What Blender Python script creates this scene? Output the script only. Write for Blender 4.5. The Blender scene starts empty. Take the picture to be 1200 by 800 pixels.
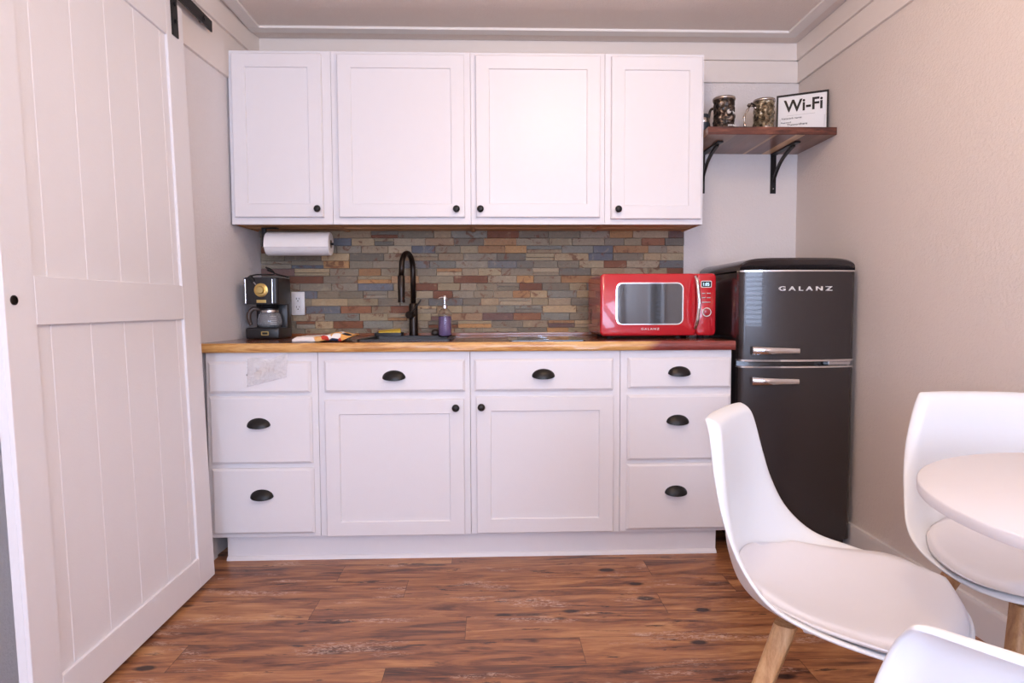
import bpy, bmesh, math, random
from mathutils import Vector, Matrix, Euler, noise

scn = bpy.context.scene
COL = scn.collection
PI = math.pi

# ------------------------------------------------------------------ camera
YAW, PIT, ROL, FPX = .0324, -.0543, -.0038, 758.4
fw = Vector((math.sin(YAW)*math.cos(PIT), math.cos(YAW)*math.cos(PIT), math.sin(PIT)))
rt = Vector((math.cos(YAW), -math.sin(YAW), 0))
up = rt.cross(fw)
r2 = rt*math.cos(ROL) + up*math.sin(ROL)
u2 = -rt*math.sin(ROL) + up*math.cos(ROL)
cam_data = bpy.data.cameras.new('camera')
cam = bpy.data.objects.new('camera', cam_data)
COL.objects.link(cam)
M = Matrix((r2, u2, -fw)).transposed().to_4x4()
M.translation = Vector((0, -3.26, 1.0495))
cam.matrix_world = M
cam_data.sensor_width = 36.0
cam_data.lens = FPX/1200*36.0
cam_data.clip_start = .02
scn.camera = cam

# ------------------------------------------------------------------ light and exposure
scn.view_settings.view_transform = 'Standard'
scn.view_settings.look = 'None'
scn.view_settings.exposure = 0.22
scn.view_settings.gamma = 1.0
scn.view_settings.use_curve_mapping = False

world = bpy.data.worlds.new('world')
scn.world = world
world.use_nodes = True
world.node_tree.nodes['Background'].inputs[0].default_value = (.62, .78, 1.0, 1)
world.node_tree.nodes['Background'].inputs[1].default_value = 1.0

XR_ = 1.549
def area(name, loc, rot, sx, sy, power, col, shape='RECTANGLE', spread=PI):
    l = bpy.data.lights.new(name, 'AREA')
    l.shape = shape
    l.size = sx
    l.size_y = sy
    l.energy = power
    l.color = col
    l.spread = spread
    o = bpy.data.objects.new(name, l)
    COL.objects.link(o)
    o.location = loc
    o.rotation_euler = rot
    return o

# daylight through the windows, plus fill through an added rear glass door
area('daylight_window', (.75, -5.13, 1.40), (PI/2, 0, 0), 1.5, 1.3, 90, (.60, .72, 1.0))
area('daylight_side_window', (XR_+.14, -3.6, 1.40), (0, -PI/2, 0), 1.25, .45, 40, (.62, .73, 1.0))
area('fill_daylight_door', (-.62, -5.13, 1.15), (PI/2, 0, 0), .8, 1.9, 48, (.60, .72, 1.0))
# ceiling lights: the front one, then an unseen rear one added for fill
LAMPS = [(.40, -1.55), (.0, -3.5)]
LAMP_P = [14, 25]
LAMP_LAB = ['round frosted flush ceiling light above the floor in front of the counter, out of frame', 'added frosted ceiling fill light at the rear of the room, behind the viewpoint']

# ------------------------------------------------------------------ helpers
def link_mesh(name, bm, mat, parent=None, smooth=False, root=None):
    if root is None and parent is not None:
        root = parent
        while root.parent:
            root = root.parent
    if root is not None:
        bmesh.ops.translate(bm, verts=bm.verts, vec=-Vector(root.location))
    bmesh.ops.recalc_face_normals(bm, faces=bm.faces)
    me = bpy.data.meshes.new(name)
    bm.to_mesh(me)
    bm.free()
    if smooth is True:
        me.polygons.foreach_set('use_smooth', [True]*len(me.polygons))
    elif smooth:
        me.polygons.foreach_set('use_smooth', [True]*len(me.polygons))
        me.set_sharp_from_angle(angle=math.radians(smooth))
    o = bpy.data.objects.new(name, me)
    COL.objects.link(o)
    if mat is not None:
        for m in (mat if isinstance(mat, (list, tuple)) else [mat]):
            me.materials.append(m)
    if parent is not None:
        o.parent = parent
    return o

def root_at(name, loc, label, cat, group=None):
    o = bpy.data.objects.new(name, None)
    o.empty_display_size = .05
    COL.objects.link(o)
    o.location = loc
    tag(o, label, cat, group)
    return o

def tag(o, label, cat, group=None, kind=None):
    if label: o['label'] = label
    if cat: o['category'] = cat
    if group: o['group'] = group
    if kind: o['kind'] = kind
    return o

def struct(o):
    o['kind'] = 'structure'
    return o

def box(bm, x0, x1, y0, y1, z0, z1, bev=0, seg=2, mi=0):
    ret = bmesh.ops.create_cube(bm, size=1)
    vs = ret['verts']
    for v in vs:
        v.co = Vector(((x0+x1)/2 + v.co.x*(x1-x0), (y0+y1)/2 + v.co.y*(y1-y0), (z0+z1)/2 + v.co.z*(z1-z0)))
    fs = set(f for v in vs for f in v.link_faces)
    for f in fs: f.material_index = mi
    if bev > 0:
        es = list(set(e for v in vs for e in v.link_edges))
        r = bmesh.ops.bevel(bm, geom=es, offset=bev, segments=seg, profile=.5, affect='EDGES')
        for f in r['faces']: f.material_index = mi
    return bm

def new(): return bmesh.new()

def bx(*a, **k): return box(new(), *a, **k)

def lathe(bm, prof, c=(0, 0, 0), n=32, axis='Z', cap=True):
    """prof: list of (r, h)."""
    c = Vector(c)
    rings = []
    for r, h in prof:
        ring = []
        for i in range(n):
            a = 2*PI*i/n
            if axis == 'Z': p = Vector((r*math.cos(a), r*math.sin(a), h))
            elif axis == 'Y': p = Vector((r*math.cos(a), h, r*math.sin(a)))
            else: p = Vector((h, r*math.cos(a), r*math.sin(a)))
            ring.append(bm.verts.new(c+p))
        rings.append(ring)
    for a, b in zip(rings, rings[1:]):
        for i in range(n):
            bm.faces.new((a[i], a[(i+1) % n], b[(i+1) % n], b[i]))
    if cap:
        bm.faces.new(rings[0])
        bm.faces.new(list(reversed(rings[-1])))
    return bm

def tube(bm, pts, rad, n=12, cap=True):
    pts = [Vector(p) for p in pts]
    rr = rad if isinstance(rad, (list, tuple)) else [rad]*len(pts)
    prev = None
    rings = []
    for i, p in enumerate(pts):
        t = (pts[min(i+1, len(pts)-1)] - pts[max(i-1, 0)]).normalized()
        if prev is None:
            ref = Vector((0, 0, 1)) if abs(t.z) < .9 else Vector((1, 0, 0))
            nrm = t.cross(ref).normalized()
        else:
            nrm = (prev - t*prev.dot(t)).normalized()
        prev = nrm
        b = t.cross(nrm)
        rings.append([bm.verts.new(p + (nrm*math.cos(2*PI*k/n) + b*math.sin(2*PI*k/n))*rr[i]) for k in range(n)])
    for a, b in zip(rings, rings[1:]):
        for i in range(n):
            bm.faces.new((a[i], a[(i+1) % n], b[(i+1) % n], b[i]))
    if cap:
        bm.faces.new(rings[0])
        bm.faces.new(list(reversed(rings[-1])))
    return bm

def catmull(pts, per=8):
    pts = [Vector(p) for p in pts]
    out = []
    for i in range(len(pts)-1):
        p0 = pts[max(i-1, 0)]; p1 = pts[i]; p2 = pts[i+1]; p3 = pts[min(i+2, len(pts)-1)]
        for k in range(per):
            t = k/per
            out.append(.5*((2*p1) + (p2-p0)*t + (2*p0-5*p1+4*p2-p3)*t*t + (3*p1-p0-3*p2+p3)*t*t*t))
    out.append(pts[-1])
    return out

def prism(bm, outline, axis, a, b):
    """outline of 2D points extruded along axis between a and b. axis 'Y': (x,z); 'X': (y,z); 'Z': (x,y)."""
    def P(q, h):
        if axis == 'Y': return Vector((q[0], h, q[1]))
        if axis == 'X': return Vector((h, q[0], q[1]))
        return Vector((q[0], q[1], h))
    A = [bm.verts.new(P(q, a)) for q in outline]
    B = [bm.verts.new(P(q, b)) for q in outline]
    n = len(outline)
    bm.faces.new(A)
    bm.faces.new(list(reversed(B)))
    for i in range(n):
        bm.faces.new((A[i], A[(i+1) % n], B[(i+1) % n], B[i]))
    return bm

def rrect(x0, x1, z0, z1, r, n=6):
    pts = []
    for cx, cz, a0 in ((x1-r, z1-r, 0), (x0+r, z1-r, 90), (x0+r, z0+r, 180), (x1-r, z0+r, 270)):
        for k in range(n+1):
            a = math.radians(a0 + 90*k/n)
            pts.append((cx + r*math.cos(a), cz + r*math.sin(a)))
    return pts

def ringprism(bm, outer, inner, axis, a, b):
    """frame between two outlines with the same number of points."""
    def P(q, h):
        if axis == 'Y': return Vector((q[0], h, q[1]))
        if axis == 'X': return Vector((h, q[0], q[1]))
        return Vector((q[0], q[1], h))
    n = len(outer)
    oa = [bm.verts.new(P(q, a)) for q in outer]; ob = [bm.verts.new(P(q, b)) for q in outer]
    ia = [bm.verts.new(P(q, a)) for q in inner]; ib = [bm.verts.new(P(q, b)) for q in inner]
    for i in range(n):
        j = (i+1) % n
        bm.faces.new((oa[i], oa[j], ia[j], ia[i]))
        bm.faces.new((ob[i], ob[j], ib[j], ib[i]))
        bm.faces.new((oa[i], oa[j], ob[j], ob[i]))
        bm.faces.new((ia[i], ia[j], ib[j], ib[i]))
    return bm

FONT = None
def text_mesh(name, body, size, mat, parent, loc, width=None, rot=(PI/2, 0, 0), extrude=.0008, spacing=1.0, mtx=None, offset=0.0):
    c = bpy.data.curves.new(name, 'FONT')
    c.body = body
    c.size = size
    c.extrude = extrude
    c.space_character = spacing
    c.align_x = 'CENTER'
    c.align_y = 'CENTER'
    c.offset = offset
    t = bpy.data.objects.new(name, c)
    me = bpy.data.meshes.new_from_object(t)
    bpy.data.objects.remove(t)
    xs = [v.co.x for v in me.vertices]; ys = [v.co.y for v in me.vertices]
    w = max(xs)-min(xs); cx = (max(xs)+min(xs))/2; cy = (max(ys)+min(ys))/2; hh = max(ys)-min(ys)
    sx = (width/w) if width else 1
    sy = size/hh if width else 1
    T = mtx if mtx is not None else Matrix.Translation(Vector(loc)) @ Euler(rot).to_matrix().to_4x4()
    for v in me.vertices:
        v.co = T @ Vector(((v.co.x-cx)*sx, (v.co.y-cy)*sy, v.co.z))
    bm = new()
    bm.from_mesh(me)
    bpy.data.meshes.remove(me)
    return link_mesh(name, bm, mat, parent)

# ------------------------------------------------------------------ materials
class NT:
    def __init__(s, name):
        s.m = bpy.data.materials.new(name)
        s.m.use_nodes = True
        s.t = s.m.node_tree
        s.b = s.t.nodes['Principled BSDF']
    def n(s, typ, **k):
        nd = s.t.nodes.new(typ)
        for a, v in k.items(): setattr(nd, a, v)
        return nd
    def l(s, a, b): s.t.links.new(a, b)
    def noise(s, scale, detail=4, vec=None, rough=.5, dist=0):
        nd = s.n('ShaderNodeTexNoise')
        nd.inputs['Scale'].default_value = scale
        nd.inputs['Detail'].default_value = detail
        nd.inputs['Roughness'].default_value = rough
        nd.inputs['Distortion'].default_value = dist
        if vec is not None: s.l(vec, nd.inputs['Vector'])
        return nd
    def obj(s): return s.n('ShaderNodeTexCoord').outputs['Object']
    def mapping(s, vec, sc=(1, 1, 1), loc=(0, 0, 0), rot=(0, 0, 0)):
        nd = s.n('ShaderNodeMapping')
        nd.inputs['Scale'].default_value = sc
        nd.inputs['Location'].default_value = loc
        nd.inputs['Rotation'].default_value = rot
        s.l(vec, nd.inputs['Vector'])
        return nd.outputs[0]
    def ramp(s, fac, stops, interp='LINEAR'):
        nd = s.n('ShaderNodeValToRGB')
        nd.color_ramp.interpolation = interp
        els = nd.color_ramp.elements
        while len(els) < len(stops): els.new(.5)
        for e, (p, c) in zip(els, stops):
            e.position = p
            e.color = (c[0], c[1], c[2], 1) if hasattr(c, '__len__') else (c, c, c, 1)
        s.l(fac, nd.inputs[0])
        return nd.outputs[0]
    def mix(s, fac, a, b, mode='MIX'):
        nd = s.n('ShaderNodeMix', data_type='RGBA', blend_type=mode)
        def put(sock, v):
            if hasattr(v, 'links') or isinstance(v, bpy.types.NodeSocket): s.l(v, sock)
            elif hasattr(v, '__len__'): sock.default_value = (v[0], v[1], v[2], 1)
            else: sock.default_value = v
        put(nd.inputs[0], fac)
        put(nd.inputs[6], a)
        put(nd.inputs[7], b)
        return nd.outputs[2]
    def math(s, op, a, b=None):
        nd = s.n('ShaderNodeMath', operation=op)
        for i, v in enumerate((a, b)):
            if v is None: continue
            if isinstance(v, bpy.types.NodeSocket): s.l(v, nd.inputs[i])
            else: nd.inputs[i].default_value = v
        return nd.outputs[0]
    def bump(s, h, strength=.2, dist=.01):
        nd = s.n('ShaderNodeBump')
        nd.inputs['Strength'].default_value = strength
        nd.inputs['Distance'].default_value = dist
        s.l(h, nd.inputs['Height'])
        s.l(nd.outputs[0], s.b.inputs['Normal'])
    def col(s, v):
        if isinstance(v, bpy.types.NodeSocket): s.l(v, s.b.inputs['Base Color'])
        else: s.b.inputs['Base Color'].default_value = (v[0], v[1], v[2], 1)
    def set(s, rough=None, metal=None, coat=None, spec=None, trans=None, ior=None, alpha=None):
        for k, v in (('Roughness', rough), ('Metallic', metal), ('Coat Weight', coat), ('Specular IOR Level', spec),
                     ('Transmission Weight', trans), ('IOR', ior), ('Alpha', alpha)):
            if v is None: continue
            if isinstance(v, bpy.types.NodeSocket): s.l(v, s.b.inputs[k])
            else: s.b.inputs[k].default_value = v

def hx(h):
    h = h.lstrip('#')
    c = [int(h[i:i+2], 16)/255 for i in (0, 2, 4)]
    return tuple(x/12.92 if x <= .04045 else ((x+.055)/1.055)**2.4 for x in c)

def simple(name, col, rough=.5, metal=0, coat=0, var=.04, scale=30, bump=0, bscale=200, **k):
    m = NT(name)
    o = m.obj()
    nz = m.noise(scale, 3, o)
    c2 = tuple(max(0, x*(1-var)) for x in col)
    m.col(m.mix(nz.outputs[0], col, c2))
    m.set(rough=rough, metal=metal, coat=coat, **k)
    if bump:
        nb = m.noise(bscale, 3, o)
        m.bump(nb.outputs[0], bump, .002)
    return m.m

M_cab = simple('cabinet_paint', (.81, .79, .81), .38, var=.02, bump=.12, bscale=260)
M_door = simple('barn_door_paint', (.84, .82, .835), .45, var=.02, bump=.15, bscale=180)
M_trim = simple('trim_paint', (.80, .73, .68), .45, var=.02, bump=.08)
M_bead = simple('ceiling_batten_paint', (.84, .80, .77), .45, var=.02, bump=.08)
M_base = simple('baseboard_paint', (.80, .78, .77), .42, var=.02, bump=.08)
M_chair = simple('chair_plastic', (.82, .84, .86), .33, var=.01)
M_cushion = simple('chair_cushion_vinyl', (.80, .785, .82), .45, var=.02, bump=.1, bscale=400)
M_table = simple('table_laminate', (.81, .80, .84), .35, var=.015)
M_black = simple('black_hardware', (.012, .011, .011), .38, metal=.3)
M_blackm = simple('matte_black_metal', (.016, .015, .016), .45, metal=.4)
M_bronze = simple('dark_bronze', (.035, .028, .024), .3, metal=.85)
M_plas = simple('black_plastic', (.018, .017, .019), .33)
M_gold = simple('gold_metal', (.78, .58, .22), .32, metal=.9)
M_chrome = simple('chrome', (.82, .82, .84), .08, metal=1.0, var=.01)
M_steel = simple('brushed_steel', (.6, .6, .62), .25, metal=1.0)
M_red = simple('red_enamel', (.56, .012, .022), .22, coat=.7, var=.02)
M_redd = simple('red_knob', (.42, .012, .02), .3, coat=.5)
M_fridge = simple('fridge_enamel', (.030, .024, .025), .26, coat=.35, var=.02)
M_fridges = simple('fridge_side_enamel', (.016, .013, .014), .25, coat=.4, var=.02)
M_white = simple('white_plastic', (.80, .80, .82), .35)
M_letter = simple('white_lettering', (.85, .85, .85), .4)
M_rubber = simple('dark_rubber', (.01, .01, .01), .7)
M_paper = simple('paper_towel_sheets', (.86, .85, .86), .9, bump=.5, bscale=170)
M_card = simple('cardboard_core', (.28, .2, .14), .9)
M_led = simple('display_digits', (.5, .8, .9), .5)
M_dark = simple('dark_void', (.008, .008, .009), .5)
M_cooktop = simple('cooktop_glass', (.006, .005, .006), .06, coat=1.0)
M_sink = simple('black_composite_sink', (.02, .02, .022), .4, bump=.2)
M_shade = simple('blind_slats', (.75, .78, .82), .5)
M_frosted = None

def wall_mat(name, c, c2, bs=.35):
    m = NT(name)
    o = m.obj()
    n1 = m.noise(1.5, 3, o)
    m.col(m.mix(n1.outputs[0], c, c2))
    m.set(rough=.75)
    nb = m.noise(90, 5, o, .6)
    m.bump(m.ramp(nb.outputs[0], [(.38, 0), (.62, 1)]), bs, .004)
    return m.m
M_wall = wall_mat('orange_peel_wall', (.76, .68, .63), (.74, .66, .61))
M_wallb = wall_mat('orange_peel_back_wall', (.77, .715, .69), (.75, .695, .67))
M_walll = wall_mat('orange_peel_left_wall', (.80, .765, .77), (.78, .745, .75))
M_ceil = wall_mat('orange_peel_ceiling', (.84, .75, .69), (.82, .73, .67))

def wood_mat(name, stops, sc=(1, 12, 12), rough=.4, coat=0, scale=3, bump=.1, fine=.25):
    m = NT(name)
    o = m.obj()
    v = m.mapping(o, sc)
    n1 = m.noise(scale, 6, v, .55, .6)
    n2 = m.noise(scale*9, 4, v, .6)
    f = m.math('ADD', m.math('MULTIPLY', n1.outputs[0], 1-fine), m.math('MULTIPLY', n2.outputs[0], fine))
    m.col(m.ramp(f, stops))
    m.set(rough=rough, coat=coat)
    m.bump(n2.outputs[0], bump, .001)
    return m.m
M_beech = wood_mat('beech_leg', [(.35, hx('#a9794f')), (.5, hx('#c79a6b')), (.65, hx('#d8b083'))], (14, 14, 1.5), .45)
M_beechd = wood_mat('shelf_underside_ply', [(.35, hx('#a87648')), (.5, hx('#c29060')), (.65, hx('#d4a878'))], (1, 14, 14), .5)
M_edge = wood_mat('sapwood_edge', [(.3, hx('#a86a28')), (.42, hx('#d79a48')), (.52, hx('#e8b264')), (.7, hx('#f0c27c'))], (1.2, 10, 16), .3, .3, 3.2)

def slab_mat():
    m = NT('walnut_countertop')
    o = m.obj()
    v = m.mapping(o, (1, 9, 9))
    n1 = m.noise(2.2, 6, v, .55, .8)
    n2 = m.noise(22, 4, v, .6)
    f = m.math('ADD', m.math('MULTIPLY', n1.outputs[0], .7), m.math('MULTIPLY', n2.outputs[0], .3))
    c = m.ramp(f, [(.3, hx('#43221a')), (.45, hx('#643a2a')), (.55, hx('#7f4d38')), (.7, hx('#9c6b4c'))])
    # stave bands running along the counter
    sx = m.n('ShaderNodeSeparateXYZ'); m.l(o, sx.inputs[0])
    st = m.math('FLOOR', m.math('MULTIPLY', sx.outputs[1], 9.0))
    wn = m.n('ShaderNodeTexWhiteNoise', noise_dimensions='1D'); m.l(st, wn.inputs['W'])
    c2 = m.mix(m.math('MULTIPLY', wn.outputs['Value'], .45), c, hx('#a8683c'))
    m.col(c2)
    m.set(rough=.22, coat=.4)
    return m.m
M_slab = slab_mat()

def edge_mat():
    m = NT('counter_front_edge')
    o = m.obj()
    v = m.mapping(o, (1.3, 9, 15))
    n1 = m.noise(3.0, 6, v, .6, 1.2)
    n2 = m.noise(24, 4, v, .6)
    f = m.math('ADD', m.math('MULTIPLY', n1.outputs[0], .75), m.math('MULTIPLY', n2.outputs[0], .25))
    c = m.ramp(f, [(.28, hx('#8a5628')), (.42, hx('#bd8444')), (.52, hx('#d6a462')), (.72, hx('#e4bb80'))])
    d = m.ramp(f, [(.3, hx('#5a2420')), (.5, hx('#8a4038')), (.7, hx('#a85c4c'))])
    sx = m.n('ShaderNodeSeparateXYZ'); m.l(o, sx.inputs[0])
    nn = m.noise(6, 2, o)
    e = m.math('ADD', sx.outputs[0], m.math('MULTIPLY', sx.outputs[2], -1.4))
    e = m.math('ADD', e, m.math('MULTIPLY', nn.outputs[0], .12))
    fac = m.ramp(m.math('ADD', e, -.655), [(.0, 0), (.06, 1)])
    m.col(m.mix(fac, c, d))
    m.set(rough=.3, coat=.3)
    return m.m
M_fedge = edge_mat()

def shelf_mat():
    m = NT('walnut_shelf_staves')
    o = m.obj()
    v = m.mapping(o, (9, 1.2, 9))
    n1 = m.noise(3, 6, v, .55, .6)
    sx = m.n('ShaderNodeSeparateXYZ'); m.l(o, sx.inputs[0])
    st = m.math('FLOOR', m.math('MULTIPLY', sx.outputs[0], 22.0))
    wn = m.n('ShaderNodeTexWhiteNoise', noise_dimensions='1D'); m.l(st, wn.inputs['W'])
    base = m.ramp(m.math('ADD', sx.outputs[0], .5), [(0, hx('#9a755c')), (.345, hx('#7c5c4e')), (.42, hx('#8a6452')), (.512, hx('#d8ac7c')), (.53, hx('#7d5546')), (.61, hx('#e0b07a')), (.655, hx('#7a5242')), (.72, hx('#8e6450'))], 'CONSTANT')
    c = m.mix(m.ramp(n1.outputs[0], [(.35, .4), (.65, 0)]), base, hx('#4c241a'))
    m.col(c)
    m.set(rough=.35, coat=.2)
    return m.m
M_shelf = shelf_mat()
M_shelfe = wood_mat('walnut_shelf_edge', [(.34, hx('#2c1612')), (.45, hx('#532c23')), (.54, hx('#6a3a2c')), (.66, hx('#8a5642'))], (1.5, 9, 12), .35, .2, 4)

def floor_mat():
    m = NT('rustic_vinyl_planks')
    o = m.obj()
    PW, PL = .152, 1.22
    sx = m.n('ShaderNodeSeparateXYZ'); m.l(o, sx.inputs[0])
    yy = m.math('DIVIDE', m.math('ADD', sx.outputs[1], 10.085), PW)
    row = m.math('FLOOR', yy)
    fy = m.math('FRACT', yy)
    w1 = m.n('ShaderNodeTexWhiteNoise', noise_dimensions='1D'); m.l(row, w1.inputs['W'])
    xx = m.math('ADD', m.math('DIVIDE', m.math('ADD', sx.outputs[0], 10), PL), m.math('MULTIPLY', w1.outputs['Value'], 1.0))
    colm = m.math('FLOOR', xx)
    fx = m.math('FRACT', xx)
    cid = m.math('ADD', m.math('MULTIPLY', row, 7.31), m.math('MULTIPLY', colm, 13.7))
    w2 = m.n('ShaderNodeTexWhiteNoise', noise_dimensions='1D'); m.l(cid, w2.inputs['W'])
    # offset the grain per plank
    cx = m.n('ShaderNodeCombineXYZ')
    m.l(m.math('MULTIPLY', cid, .37), cx.inputs[0]); m.l(m.math('MULTIPLY', w2.outputs['Value'], 5), cx.inputs[1]); m.l(cid, cx.inputs[2])
    av = m.n('ShaderNodeVectorMath', operation='ADD'); m.l(o, av.inputs[0]); m.l(cx.outputs[0], av.inputs[1])
    v = m.mapping(av.outputs[0], (1.3, 9, 1))
    n1 = m.noise(2.4, 8, v, .62, .9)
    vf = m.mapping(av.outputs[0], (4, 70, 1))
    n2 = m.noise(3.0, 6, vf, .65)
    f = m.math('ADD', m.math('MULTIPLY', n1.outputs[0], .72), m.math('MULTIPLY', n2.outputs[0], .28))
    f = m.math('ADD', f, m.math('MULTIPLY', m.math('SUBTRACT', w2.outputs['Value'], .5), .10))
    c = m.ramp(f, [(.32, hx('#33211a')), (.40, hx('#653c28')), (.47, hx('#8d593b')), (.55, hx('#a87148')), (.64, hx('#be8a5c')), (.76, hx('#d0a274'))])
    # dark smears and knots
    v3 = m.mapping(av.outputs[0], (2.6, 15, 1), (3.1, 1.7, 0))
    n3 = m.noise(1.9, 9, v3, .72, .4)
    c = m.mix(m.ramp(n3.outputs[0], [(.60, 0), (.635, .9)]), c, hx('#34221d'))
    vk = m.mapping(av.outputs[0], (4.0, 8, 1))
    vo = m.n('ShaderNodeTexVoronoi'); vo.inputs['Scale'].default_value = 1.0; m.l(vk, vo.inputs['Vector'])
    nk = m.noise(14, 4, av.outputs[0], .6)
    kd = m.math('ADD', vo.outputs['Distance'], m.math('MULTIPLY', nk.outputs[0], .12))
    c = m.mix(m.ramp(kd, [(.15, .95), (.21, 0)]), c, hx('#2e1a15'))
    # pale chalky scrapes
    v4 = m.mapping(av.outputs[0], (1.5, 5, 1), (9.1, 4.7, 0))
    n4 = m.noise(2.0, 3, v4, .5)
    v5 = m.mapping(av.outputs[0], (14, 40, 1))
    n5 = m.noise(3.5, 6, v5, .7, 1.0)
    msk = m.math('MULTIPLY', m.ramp(n4.outputs[0], [(.575, 0), (.65, 1)]), m.ramp(n5.outputs[0], [(.49, 0), (.57, .7)]))
    c = m.mix(msk, c, hx('#cfb2a0'))
    # seams
    s1 = m.math('LESS_THAN', fy, .012)
    s2 = m.math('LESS_THAN', fx, .0016)
    c = m.mix(m.math('MULTIPLY', m.math('MAXIMUM', s1, s2), .7), c, hx('#2a1710'))
    m.col(c)
    m.set(rough=m.ramp(n2.outputs[0], [(.3, .30), (.7, .44)]), spec=.5)
    m.bump(f, .12, .002)
    return m.m
M_floor = floor_mat()

# ------------------------------------------------------------------ room
XR = 1.549
ZC = 2.346
Y1 = -5.1
def xl(y): return -1.135 + .06*y          # the left wall runs slightly out of square

def wallplane(name, pts, mat):
    bm = new()
    bm.faces.new([bm.verts.new(p) for p in pts])
    return struct(link_mesh(name, bm, mat))
def slabx(name, outline, z0, z1, mat):
    return struct(link_mesh(name, prism(new(), outline, 'Z', z0, z1), mat))

slabx('floor', [(-1.7, .15), (XR+.15, .15), (XR+.15, Y1-.15), (-1.7, Y1-.15)], -.08, 0, M_floor)
slabx('ceiling', [(-1.7, .15), (XR+.15, .15), (XR+.15, Y1-.15), (-1.7, Y1-.15)], ZC, ZC+.1, M_ceil)
slabx('wall_back', [(-1.3, 0), (XR+.12, 0), (XR+.12, .12), (-1.3, .12)], 0, ZC, M_wallb)
VY0, VY1, VZ0, VZ1 = -3.83, -3.38, .75, 2.06
bm = new()
box(bm, XR, XR+.12, VY1, 0, 0, ZC)
box(bm, XR, XR+.12, Y1, VY0, 0, ZC)
box(bm, XR, XR+.12, VY0, VY1, 0, VZ0)
box(bm, XR, XR+.12, VY0, VY1, VZ1, ZC)
struct(link_mesh('wall_right', bm, M_wall))
w2_ = link_mesh('window_2', ringprism(new(), [(VY0-.07, VZ0-.07), (VY1+.07, VZ0-.07), (VY1+.07, VZ1+.07), (VY0-.07, VZ1+.07)],
     [(VY0+.02, VZ0+.02), (VY1-.02, VZ0+.02), (VY1-.02, VZ1-.02), (VY0+.02, VZ1-.02)], 'X', XR-.018, XR+.02), M_base)
struct(w2_)
bm = new()
for i in range(34):
    z = VZ0+.04 + (VZ1-VZ0-.08)*i/33
    bm.verts.ensure_lookup_table(); b0 = len(bm.verts)
    box(bm, XR+.024, XR+.056, VY0+.005, VY1-.005, z-.001, z+.001)
    for v in list(bm.verts)[b0:]: v.co.z -= (v.co.x-(XR+.04))*.7
link_mesh('window_blind', bm, M_shade, w2_)
slabx('wall_left', [(xl(0), 0), (xl(Y1), Y1), (xl(Y1)-.12, Y1), (xl(0)-.12, 0)], 0, ZC, M_walll)

# rear wall with a window and a glass door added for fill daylight (behind the camera)
WX0, WX1, WZ0, WZ1 = 0.0, 1.5, .80, 2.05
DX0, DX1, DZ1 = -1.02, -.22, 2.10
bm = new()
box(bm, xl(Y1)-.12, DX0, Y1-.1, Y1, 0, ZC)
box(bm, DX0, DX1, Y1-.1, Y1, DZ1, ZC)
box(bm, DX1, WX0, Y1-.1, Y1, 0, ZC)
box(bm, WX0, WX1, Y1-.1, Y1, 0, WZ0)
box(bm, WX0, WX1, Y1-.1, Y1, WZ1, ZC)
box(bm, WX1, XR+.12, Y1-.1, Y1, 0, ZC)
struct(link_mesh('wall_rear', bm, M_wall))

w = link_mesh('window_1', ringprism(new(), [(WX0-.07, WZ0-.07), (WX1+.04, WZ0-.07), (WX1+.04, WZ1+.07), (WX0-.07, WZ1+.07)],
     [(WX0+.03, WZ0+.03), (WX1-.03, WZ0+.03), (WX1-.03, WZ1-.03), (WX0+.03, WZ1-.03)], 'Y', Y1-.02, Y1+.02), M_base)
struct(w)
bm = new()
nsl = 24
for i in range(nsl):
    z = WZ0+.05 + (WZ1-WZ0-.1)*i/(nsl-1)
    b0 = len(bm.verts)
    box(bm, WX0+.03, WX1-.03, Y1-.035, Y1-.001, z-.001, z+.001)
    bm.verts.ensure_lookup_table()
    for v in list(bm.verts)[b0:]:
        v.co.z += (v.co.y-(Y1-.018))*.6
link_mesh('window_blind', bm, M_shade, w)
d = link_mesh('fill_door_1', ringprism(new(), [(DX0, .0), (DX1, .0), (DX1, DZ1), (DX0, DZ1)],
     [(DX0+.11, .25), (DX1-.11, .25), (DX1-.11, DZ1-.12), (DX0+.11, DZ1-.12)], 'Y', Y1-.06, Y1-.015), M_base)
struct(d)
bm = new()
tube(bm, [(DX1-.055, Y1-.015, 1.0), (DX1-.055, Y1+.035, 1.0), (DX1-.16, Y1+.04, 1.0)], .009)
link_mesh('door_handle', bm, M_steel, d, 40)

# ceiling battens and wall boards
bm = new()
tx0, tx1, ty0, ty1 = -1.06, 1.415, -.17, -4.9
wd = .055
box(bm, tx0-wd, tx1+wd, ty0, ty0+wd, ZC-.012, ZC, .002)
box(bm, tx1, tx1+wd, ty1, ty0, ZC-.012, ZC, .002)
box(bm, tx0-wd, tx0, ty1, ty0, ZC-.012, ZC, .002)
struct(link_mesh('trim_1', bm, M_bead))
bm = new()
box(bm, xl(0), XR, -.014, 0, 2.157, 2.262, .002)
box(bm, xl(0), XR, -.026, 0, 2.262, ZC, .002)
struct(link_mesh('trim_2', bm, M_trim))
bm = new()
box(bm, XR-.014, XR, Y1, -.0, 2.157, 2.262, .002)
box(bm, XR-.026, XR, Y1, -.0, 2.262, ZC, .002)
struct(link_mesh('trim_3', bm, M_trim))
def skewboard(bm, t, z0, z1, ya=0, yb=-4.9):
    prism(bm, [(xl(ya), ya), (xl(ya)+t, ya), (xl(yb)+t, yb), (xl(yb), yb)], 'Z', z0, z1)
bm = new()
skewboard(bm, .013, 2.055, 2.243)
skewboard(bm, .026, 2.243, ZC)
struct(link_mesh('trim_4', bm, M_trim))

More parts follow.
